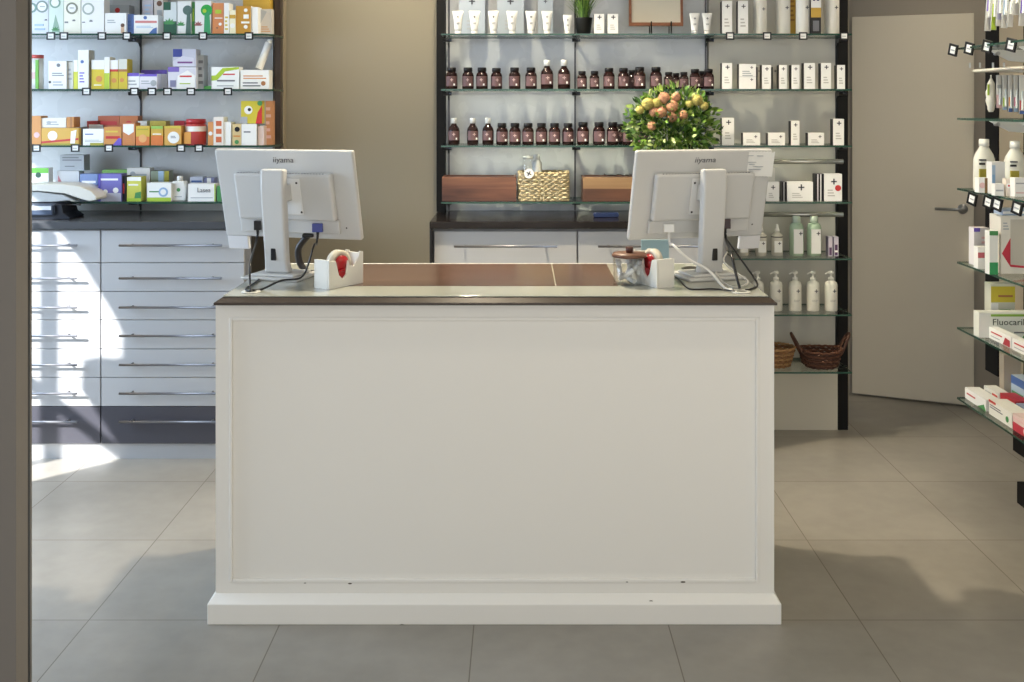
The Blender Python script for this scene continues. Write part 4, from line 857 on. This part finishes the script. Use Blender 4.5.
cable('black cable with a blue plug on the left monitor', [a, a+Vector((0,-.02,-.05)), W(314,245,3.44), W(309,262,3.42), (X(301,3.42),3.42,zc+.022), (X(281,3.36),3.36,zc+.022), (X(262,3.33),3.33,zc), (X(252,3.315),3.315,zc)], rr, BLACK, (.018,.008,.018,M((60,72,150), .4)), 'video_cable')
a = wp(rm, TR_, (-.118,-.022,-.112))
cable('white cable curving down from the left of the right monitor', [a, a+Vector((0,-.02,-.05)), W(673,245,3.42), W(690,260,3.40), W(708,270,3.38), (X(724,3.34),3.34,zc+.004), (X(732,3.32),3.32,zc)], .0042, M((222,220,214), .4), (.018,.008,.016,WHITE), 'video_cable')
a = wp(rm, TR_, (.092,-.024,-.105))
cable('thick black cable dropping straight behind the right monitor column', [a, a+Vector((0,-.02,-.05)), W(731,252,3.42), W(735,270,3.36), (X(740,3.33),3.33,zc)], .0045, BLACK, (.018,.010,.022,M((50,26,26), .4)), 'power_cable')
b0 = a+Vector((.004,.018,-.045))
cable('thin black cable fanning right from the right monitor plug', [b0, W(740,258,3.5), W(757,283,3.42)+Vector((0,0,0)), (X(752,3.34),3.34,zc), (X(746,3.32),3.32,zc)], .0033, BLACK)
cable('thin black cable lying in a curve by the right monitor base', [(X(673,3.6),3.6,zc), (X(680,3.50),3.50,zc), (X(690,3.335),3.335,zc), (X(712,3.335),3.335,zc), (X(728,3.31),3.31,zc), (X(735,3.29),3.29,zc)], .0028, BLACK)
cable('white loop of wire beside the right monitor column', [W(727,252,3.55), W(724,262,3.45), W(738,274,3.42), (X(748,3.40),3.40,zc+.01), (X(735,3.36),3.36,zc), (X(722,3.42),3.42,zc+.01), (X(716,3.48),3.48,zc+.03)], .003, M((214,210,202), .4))
# cable grommets
for i, (px, lab) in enumerate(((251,'small round cable outlet at the left monitor, counter edge'), (741,'small round cable outlet at the right monitor, counter edge'))):
    tag(MB().lathe((0,0,0), [(.018,0),(.030,0),(.030,.0025),(.018,.0025)], M((206,206,200), .4), 24, caps=False).build('cable_outlet', loc=(X(px,3.30), 3.30, CT+.0003)), lab, 'cable outlet')
# note
mb = MB(); mb.M = TR_; n = 8
for i in range(n):
    u0, u1 = i/n, (i+1)/n; x0_, x1_ = .163+.094*u0, .163+.094*u1
    f_ = lambda u: -.0015-.010*u*u
    mb.add([(x0_,f_(u0),.066),(x1_,f_(u1),.066-.002),(x1_,f_(u1),.156),(x0_,f_(u0),.152),(x0_,f_(u0)+.0005,.066),(x1_,f_(u1)+.0005,.064),(x1_,f_(u1)+.0005,.156),(x0_,f_(u0)+.0005,.152)], [(0,1,2,3),(7,6,5,4),(0,4,5,1),(3,2,6,7)], PAPER)
for (q, a0, a1) in ((.140,.172,.192),(.139,.205,.228),(.116,.175,.205),(.100,.195,.232),(.108,.18,.2),(.09,.18,.225)):
    mb.box(a0-.012, a1-.012, -.0052-.0001-.010*((a1-.165)/.098)**2+.001, -.0030-.010*((a0-.165)/.098)**2+.0015, q, q+.0013, mm('gy'))
nt_ = mb.build('paper_note'); nt_.location = rm.location; nt_.rotation_euler = rm.rotation_euler
tag(nt_, 'white handwritten note stuck on the top corner of right monitor', 'note')

# scanner between left monitor and dispenser
t = thing('barcode_scanner', 'black curved scanner stand behind the left monitor base', 'scanner', (X(306,3.66), 3.66, CT))
MB().lathe((0,0,0), [(0,0),(.045,0),(.045,.006),(.02,.012),(0,.012)], BLACK, 20, caps=False).build('stand_foot', t)
mb = MB(); mb.tube(curve_pts([(0,0,.01),(-.022,.0,.04),(-.024,-.005,.09),(.010,-.01,.135)]), .012, DARK, 10); mb.build('curved_neck', t)
mb = MB(); mb.box(-.010, .030, -.025, .02, .128, .142, BLACK); mb.build('scanner_head', t, bevel=.005)
tag(MB().lathe((0,0,0), [(0,0),(.03,0),(.038,.012),(.034,.013),(.028,.004),(0,.004)], M((120,118,112), .2, .8), 22, sy=1.3, caps=False).build('metal_dish', loc=(X(692,3.70), 3.70, CT)), 'small metal dish on the counter behind the right monitor stand', 'dish')
tag(MB().box(-.05,.05,-.006,.006,0,.10,M((150,180,192), .4)).build('blue_card', loc=(X(655,3.80), 3.80, CT)), 'pale blue card upright behind the right monitor', 'card')

# tape dispensers
def dispenser(label, loc, rz):
    t = thing('tape_dispenser', label, 'tape dispenser', loc, rz, 'tape dispensers')
    wh = M((222,220,212), .4); hw = .034
    # long axis along +y (away); side profile: high front, scooped middle, high rear horn
    prof = [(0,0),(.155,0),(.155,.105),(.140,.108),(.130,.080),(.112,.062),(.095,.066),(.085,.085),(.078,.040),(.062,.026),(.045,.040),(.030,.088),(0,.092)]
    for s0 in (-hw, hw-.007): pass
    MB().prism(prof, -hw, -hw+.007, wh, 'yz').build('side_wall', t, bevel=.0015)
    MB().prism(prof, hw-.007, hw, wh, 'yz').build('side_wall', t, bevel=.0015)
    MB().box(-hw+.0072, hw-.0072, 0, .155, 0, .012, wh).box(-hw+.0072, hw-.0072, 0, .007, .012, .092, wh).box(-hw+.0072, hw-.0072, .148, .155, .012, .100, wh).build('tray', t)
    R = Matrix.Translation((0, .075, .070)) @ Matrix.Rotation(math.pi/2, 4, 'Y')
    mb = MB(); mb.M = R; mb.lathe((0,0,-.012), [(.030,0),(.046,0),(.046,.024),(.030,.024),(.030,0)], M((206,200,184), .3), 28, caps=False); mb.build('tape_roll', t)
    mb = MB(); mb.M = R; mb.lathe((0,0,-.018), [(0,0),(.029,0),(.029,.036),(0,.036)], M((160,26,34), .3), 24, caps=False); mb.build('red_core', t)
    mb = MB(); mb.prism([(.015,.012),(.13,.012),(.12,.03),(.09,.055),(.06,.055),(.02,.03)], -hw+.0074, hw-.0074, M((150,22,30), .3), 'yz'); mb.build('red_insert', t)
    return t
dispenser('white tape dispenser with red core right of the left monitor', (X(322,3.42)+.01, 3.36, CT), -.62)
dispenser('white tape dispenser with red core between jar and right monitor', (X(664,3.42), 3.38, CT), .45)

# glass jar with markers
t = thing('glass_jar', 'glass jar with wooden knob lid on the counter', 'jar', (X(629.5,3.45), 3.45, CT))
jr, jh = .054, .090
MB().lathe((0,0,0), [(0,0),(jr-.004,0),(jr,.004),(jr,jh),(jr-.003,jh),(jr-.003,.006),(0,.005)], JARGLASS, 30, caps=False).build('jar_body', t)
MB().lathe((0,0,0), [(0,jh),(jr+.003,jh),(jr+.004,jh+.005),(jr,jh+.012),(0,jh+.013)], wood((84,52,36),(112,74,52),4,'X'), 30, caps=False).build('lid', t)
MB().lathe((0,0,0), [(0,jh+.012),(.011,jh+.012),(.013,jh+.032),(0,jh+.034)], M((74,38,28), .4), 16, caps=False).build('lid_knob', t)
random.seed(3); pens = []
desc = ['lowest white marker in the glass jar, pointing at viewer','white marker lying across the jar toward the right','white marker leaning left inside the glass jar','upright white marker in the middle of the jar','white marker leaning right against the jar glass','white marker with silver band at the jar back','short white marker resting on the others in the jar']
ends = [((.012,-.036,.014),(-.03,.03,.03)),((-.036,-.012,.018),(.034,.01,.055)),((-.030,.004,.02),(-.036,.0,.078)),((.004,.02,.02),(.0,.032,.080)),((.030,.010,.03),(.036,.0,.079)),((-.012,.034,.016),(.02,.036,.077)),((-.02,-.034,.030),(.022,-.030,.062))]
for d_, (p, q) in zip(desc, ends):
    mm_ = MB(); p, q = Vector(p), Vector(q); ax = (q-p).normalized()
    o = thing('marker_pen', d_, 'pen', (t.location.x+p.x, t.location.y+p.y, t.location.z+p.z), 0, 'markers in the counter jar')
    MB().tube([(0,0,0), tuple((q-p)*.68)], .0075, WHITE, 12).build('barrel', o)
    MB().tube([tuple((q-p)*.70), tuple(q-p)], .0085, M((200,200,198), .35), 12).build('cap', o)

# ------------------------------------------------------------------ gondola at the right
GX0, GX1, GYN, GYF = X(957,4.4), 2.18, 3.3, 4.40
gz = [EYE+57/F*4.4, Z(118,4.4), Z(188,4.4), Z(261.5,4.4), Z(327,4.4), Z(397,4.4)]
t = thing('display_gondola', 'black display stand with cantilevered glass shelves at the right edge', 'shelving unit', (GX1, 4.2, 0))
def L(mb, n, **k):
    o = mb.build(n, t, **k); o.location = (-GX1, -4.2, 0); return o
L(MB().box(GX1, GX1+.035, 4.79, 4.92, .36, 2.6, MBLACK), 'upright_post'); L(MB().box(GX1+.005, GX1+.03, 4.55, 4.788, .36, 2.6, M((150,138,118), .5)), 'back_panel')
L(MB().box(GX1, GX1+.035, 4.36, 4.548, .36, 2.6, MBLACK), 'upright_post'); L(MB().box(GX1+.005, GX1+.03, 3.3, 4.358, .36, 2.6, M((120,108,96), .5)), 'back_panel')
L(MB().box(2.0, GX1+.035, 3.3, 4.26, .20, .345, MBLACK), 'base_drawer'); L(MB().box(2.0, GX1+.035, 3.3, 4.225, 0, .085, MBLACK), 'plinth'); L(MB().box(2.06, GX1+.03, 3.35, 4.2, .085, .20, DARK), 'base_core')
for z in gz: L(MB().glass(GX0, GX1-.002, GYN, GYF, z-TH, z), 'glass_shelf')
for z in (gz[0], gz[1]):
    for y in (4.1, 4.36):
        mb = MB(); mb.prism([(GX1-.003, z-TH-.001), (GX0+.12, z-TH-.001), (GX0+.12, z-.014), (GX0+.2, z-.055), (GX1-.003, z-.07)], y, y+.006, WHITE, 'xz'); mb.tube([(GX0+.15, y-.012, z-.025), (GX0+.15, y+.018, z-.025)], .008, STEEL, 10); L(mb, 'white_bracket')
mb = MB(); zr = Z(71,4.4); mb.tube([(X(974,4.4), 4.4, zr), (GX1-.002, 4.4, zr)], .006, M((206,200,186), .3), 10)
mb.tube([(X(974,4.4), 4.4, zr), (X(974,4.4), 3.4, zr)], .006, M((206,200,186), .3), 10); L(mb, 'hanging_rail')
mb = MB()
for k_ in range(4):
    px = (970, 980, 993, 1004)[k_]; q = W(px, 64.5, 4.39); mb.tube([(q.x, q.y, q.z+.008), (q.x, q.y, q.z-.006), (q.x+.004, q.y+.008, q.z-.012)], .004, WHITE, 8)
L(mb, 'rail_hooks')
# hook rail at the top, out of the frame, for the hanging packs
mb = MB(); mb.tube([(GX0+.06, 4.3, 2.19), (GX0+.06, 3.4, 2.19)], .006, STEEL, 8)
for y in (4.3, 3.8): mb.tube([(GX0+.06, y, 2.19), (GX1-.001, y, 2.19)], .005, STEEL, 8)
L(mb, 'top_rail')
def gtag(px, py, Y, i, where):
    lab = '%s slanted price tag holder on the %s' % (('far left','second','third','near right')[i], where)
    o = dup(pt, (X(px,Y), Y, Z(py,Y)), lab, group='price tags on the right display stand'); o.rotation_euler = (0, .25, -1.25); o.scale = (1.2, 2.0, 1.35)
for i, (px, py, Y) in enumerate(((954,50,4.38),(970,48.5,4.28),(988,46.5,4.12),(1012,45,3.92))): gtag(px, py, Y, i, 'highest gondola shelf')
for i, (px, py, Y) in enumerate(((973,199,4.24),(989,202,4.10),(998,204,4.02),(1018,208,3.88))): gtag(px, py, Y, i, 'gondola shelf holding the large bottles')
# items: (x0,x1,ytop,Y,depth)
gg = dict(group='packs on the right display stand')
def gon(s, lst):
    for x0, x1, yt, Y, d, col, marks, lab, *r in lst:
        kw = dict(gg); 
        if r: kw.update(r[0])
        zb = gz[s] if 'zb' not in kw else Z(kw.pop('zb'), Y)
        carton(x0, x1, yt, zb, Y, d, col, marks, lab, **kw)
# big white bottles
def big_bottle(label, px, Y, yt):
    z = gz[2]; hh = Z(yt,Y)-z; t = thing('mouthwash_bottle', label, 'bottle', (X(px,Y), Y, z), group='large white bottles')
    k = .043
    MB().lathe((0,0,0), [(0,0),(k*.95,0),(k,.006),(k,hh*.60),(k*.85,hh*.70),(k*.5,hh*.82),(k*.42,hh*.86),(0,hh*.86)], M((222,220,208), .35), 22, sy=.7, caps=False).build('bottle_body', t)
    MB().lathe((0,0,0), [(0,hh*.86),(k*.46,hh*.86),(k*.44,hh),(0,hh)], M((230,228,220), .35), 18, caps=False).build('cap', t)
    mb = MB(); mb.box(-k*.7, k*.05, -k*.72-.001, -k*.5, hh*.04, hh*.42, M((170,158,60), .45)); mb.box(-k*.7, -k*.2, -k*.72-.0012, -k*.5, hh*.50, hh*.54, DARK); mb.box(-k*.7, -k*.1, -k*.72-.0012, -k*.5, hh*.58, hh*.61, INK); mb.build('sticker', t)
big_bottle('large white bottle with yellow-green sticker, nearer the door', 984, 4.30, 139); big_bottle('large white bottle cut by the right picture edge, stand shelf', 1015, 4.22, 141)
gon(2, [(979,988.5,178,4.16,.04,'w',[('c',.35,.5,.3,'pk'),(.6,0,1,1,(120,90,50))],'small white and brown pack before the large bottle'),
 (992,1005,162,4.12,.05,(226,226,224),[(0,0,.25,.6,(140,180,220)),(0,.6,.25,.9,'lb')],'upright white carton with light blue edge between large bottles'),
 (995,1004,184,4.02,.03,'w',[('l',.1,.3,.9,.6,1,'gy')],'tiny white carton before the blue-edged carton'),
 (1006,1013,179,4.02,.03,(226,214,200),[('c',.4,.6,.35,'w'),('c',.4,.6,.15,'r')],'tiny cream carton with red dot, stand shelf'),
 (1015,1025,188,3.98,.04,'w',[('l',.1,.3,.9,.6,1,'pk')],'lower of two tiny white cartons at picture edge'),
 (1015,1025,178,3.98,.04,'w',[('l',.1,.3,.9,.6,1,'gy')],'upper of two tiny white cartons at picture edge', dict(zb=187.8))])
gon(3, [(974,989,228,4.30,.05,(228,224,226),[(0,0,.4,.25,(120,120,180)),(0,.9,.4,1,'p'),('l',.5,.3,.9,.8,4,'pk')],'white and lilac carton at far end, pump-height stand shelf'),
 (978,989,247,4.20,.04,'w',[(0,.5,.6,.75,(190,90,100)),('c',.3,.35,.2,'w')],'small white carton with pink patch before the lilac carton'),
 (989.5,998,231,4.06,.04,(230,232,226),[(0,0,1,.28,(50,150,90)),(0,.9,1,1,'g')],'slim white and green carton beside the big red-marked carton'),
 (1001,1044,216,4.08,.10,(226,222,212),[('poly',[(.02,.35),(.22,.62),(.22,.12)],(196,50,70)),(.22,.12,1,.94,(196,190,178)),('l',.05,.75,.18,.9,3,'gy'),('poly',[(.22,.16),(1,.10),(1,.07),(.22,.12)],(196,50,70))],'big grey-white carton with red arrow at the picture edge'),
 (1003,1042,209.5,4.10,.08,(160,176,200),[(0,.3,1,.7,'w')],'flat blue carton lying on the big red-arrow carton', dict(zb=215.6))])
gon(4, [(979,1049,312.5,4.20,.05,(228,230,220),[('t',.42,.50,.26,'Fluocaril',(50,62,52),.125),(0,0,.16,1,(222,222,216)),(.17,.84,1,.93,(140,180,70)),('l',.5,.14,.8,.26,1,'dgy'),('poly',[(.62,.0),(.95,.0),(.7,.35)],'g'),('c',.78,.75,.2,'lime')],'long toothpaste carton with green stripe and dark lettering'),
 (991,1015,284,4.30,.06,(206,206,190),[(0,.62,1,.95,(206,188,60)),('l',.35,.3,.9,.5,2,'g'),(0,.0,.3,.6,'w'),('l',.3,.7,.9,.8,1,'br')],'yellow-banded white pack standing behind the toothpaste')])
def aisle(sh, xf, xn, Xf, h, d, col, marks, label, zb=0.0, side=None):
    # long face turned to the aisle; xf / xn are where its far and near ends are seen
    Yf_, Yn_ = Xf*F/(xf-CX), Xf*F/(xn-CX); Lw = Yf_-Yn_; Ym = (Yf_+Yn_)/2
    # build facing the camera at Ym, then turn about its centre
    x0 = CX+(Xf-Lw/2)*F/Ym; x1 = CX+(Xf+Lw/2)*F/Ym
    z = gz[sh]+zb; yt = HY+(EYE-z-h)*F/Ym
    o = carton(x0, x1, yt, z, Ym, d, col, marks, label, group=gg['group'], side=side)
    o.location = (Xf+d/2, Ym, z); o.rotation_euler.z = -math.pi/2
    return o
RED = (186,58,70)
aisle(4, 989, 1011, 1.875, .045, .035, 'w', [('l',.1,.5,.6,.75,1,'r'),('l',.1,.2,.5,.35,1,'gy'),('poly',[(.65,.05),(.95,.05),(.95,.6),(.75,.7)],(176,60,70))], 'left small white tube carton with red mark before the toothpaste')
aisle(4, 1012, 1036, 1.875, .045, .035, 'w', [('l',.1,.5,.6,.75,1,'r'),('l',.1,.2,.5,.35,1,'gy'),('poly',[(.65,.05),(.95,.05),(.95,.6),(.75,.7)],(176,60,70))], 'right small white tube carton at the picture edge, before toothpaste')
aisle(5, 965, 986, 1.86, .045, .06, 'w', [('poly',[(.6,0),(1,0),(.9,.5)],'g'),('l',.1,.4,.5,.7,1,RED)], 'white carton with green corner at far end, lowest stand shelf')
aisle(5, 989, 1012, 1.86, .058, .07, (232,230,222), [('l',.05,.45,.6,.75,2,'dgy'),('c',.8,.4,.2,'g'),(0,.85,.3,1,'r')], 'white carton with green dot, front of lowest stand shelf')
aisle(5, 1013, 1038, 1.86, .062, .07, (224,200,196), [(0,0,1,.5,(190,60,76)),('c',.5,.3,.2,'w'),(0,.7,1,.8,'pk')], 'red and white carton nearest the viewer, lowest stand shelf')
aisle(5, 984, 999, 1.94, .052, .05, (226,226,220), [(.55,.0,.9,.8,'r'),('l',.1,.5,.5,.8,1,'gy')], 'white carton with red stripe on second row, lowest shelf', side=(224,222,214))
aisle(5, 1000, 1015, 1.945, .058, .06, (176,48,58), [(.4,.1,.8,.8,'w'),('c',.6,.45,.2,'g')], 'red carton with white square, lowest stand shelf')
aisle(5, 1016, 1040, 1.945, .055, .06, (150,160,186), [('l',.1,.3,.9,.8,3,'w')], 'blue-grey striped carton at the edge, lowest stand shelf')
aisle(5, 1010, 1032, 2.03, .11, .05, (176,190,206), [(0,.7,1,1,'b'),(.5,.0,.9,.4,'go'),('l',.1,.3,.6,.5,1,'g')], 'blue, gold and white carton at back, lowest stand shelf')
tag(MB().box(-.035,.035,-.02,.02,0,.19,M((168,156,140), .5)).build('cardboard_strip', loc=(X(1010,4.36), 4.36, gz[5])), 'plain tan cardboard strip standing behind lowest stand packs', 'cardboard')
# hanging packs
def hang(px, wpx, y0, y1, Y, cols, lab, th=.006, rot=0.0, name='blister_pack'):
    q = W(px, y1, Y); wd = wpx*Y/F/2; h_ = (y1-y0)*Y/F
    t = thing(name, lab, 'pack', (q.x, q.y, q.z), 0, 'hanging packs on the right display stand'); t.rotation_euler = (0, rot, 0)
    mb = MB(); mb.box(-wd, wd, -th/2, th/2, 0, h_, M((214,212,206), .4))
    mb.box(-wd, -wd+.004, -th/2-.001, th/2, 0, h_, WHITE)
    for (u0,v0,u1,v1,k) in cols: mb.box(-wd+u0*2*wd, -wd+u1*2*wd, -th/2-.0012, -th/2, v0*h_, v1*h_, mm(k))
    mb.build('backing_card', t)
    mb = MB(); mb.tube([(0,-.008,h_*.1),(0,-.010,h_*.6)], [wd*.5,wd*.35], M((208,214,214), .15), 8); mb.build('plastic_bubble', t)
    return t
for i, (px, w_, y1, cols, lab) in enumerate(((987.5,6,31,[(.1,.15,.9,.45,'p'),(.1,.6,.9,.65,'dgy')],'leftmost hanging blister pack above top gondola shelf'),
    (993,6,30,[(.1,.0,.9,.2,'lime'),(.1,.4,.9,.5,'gy')],'second hanging blister pack with lime foot'),
    (998.5,6,26,[(.1,.05,.9,.5,(190,190,214)),(.1,.75,.9,.8,'p')],'third hanging blister pack, lilac edge'),
    (1004,6,28,[(.1,.7,.9,.9,(180,80,70)),(.1,.1,.9,.3,'lb')],'fourth hanging blister pack with a red spot'),
    (1009.5,6,27,[(.1,.2,.9,.5,'k'),(.1,.7,.9,.9,'gy')],'fifth hanging blister pack with a dark strip'),
    (1015.5,7,15,[(.1,.2,.9,.6,'nv')],'short hanging pack with dark blue label'),
    (1021.5,6,26,[(.1,.1,.9,.4,'p'),(.1,.6,.9,.8,'k')],'rightmost hanging blister pack at the picture edge'))):
    hang(px, w_, -100, y1, 4.30-i*.03, cols, lab, rot=.06)
for i, (px, w_, y1, cols, lab) in enumerate(((999.5,7,108,[(.0,.0,1,.4,'pk'),(.1,.6,.9,.7,'gy')],'hanging pack with pink lower half below the rail'),
    (1005,6,110,[(.1,.1,.9,.35,'lime'),(.1,.0,.9,.08,'lb')],'hanging pack with a lime patch below the rail'),
    (1010.5,6,112,[(.1,.15,.9,.4,'o'),(.1,.0,.9,.1,'b')],'hanging pack with orange patch below the rail'),
    (1016,6,112,[(.1,.15,.9,.4,(190,90,120)),(.1,.0,.9,.1,'lb')],'hanging pack with magenta patch below the rail'),
    (1021.5,6,114,[(.1,.1,.9,.35,'r'),(.1,.0,.9,.08,'b')],'hanging pack cut by picture edge below the rail'))):
    hang(px, w_, 75, y1, 4.34-i*.03, cols, lab)
t = thing('hanging_pouch', 'crumpled white pouch hanging from the rail end', 'pouch', tuple(W(991,112,4.38)), group='hanging packs on the right display stand')
mb = MB(); H = 37*4.38/F; prof = []
for j in range(14):
    v = j/13; prof.append((.003+.019*math.sin(math.pi*min(1, v*1.05+.05))**.6*(1+.12*math.sin(j*2.1)), v*H))
mb.lathe((0,0,0), prof, M((226,222,208), .3), 16, sy=.6); mb.build('pouch_body', t)
MB().box(-.019,-.012,-.013,-.008,H*.45,H*.75,mm('lime')).build('printed_patch', t)
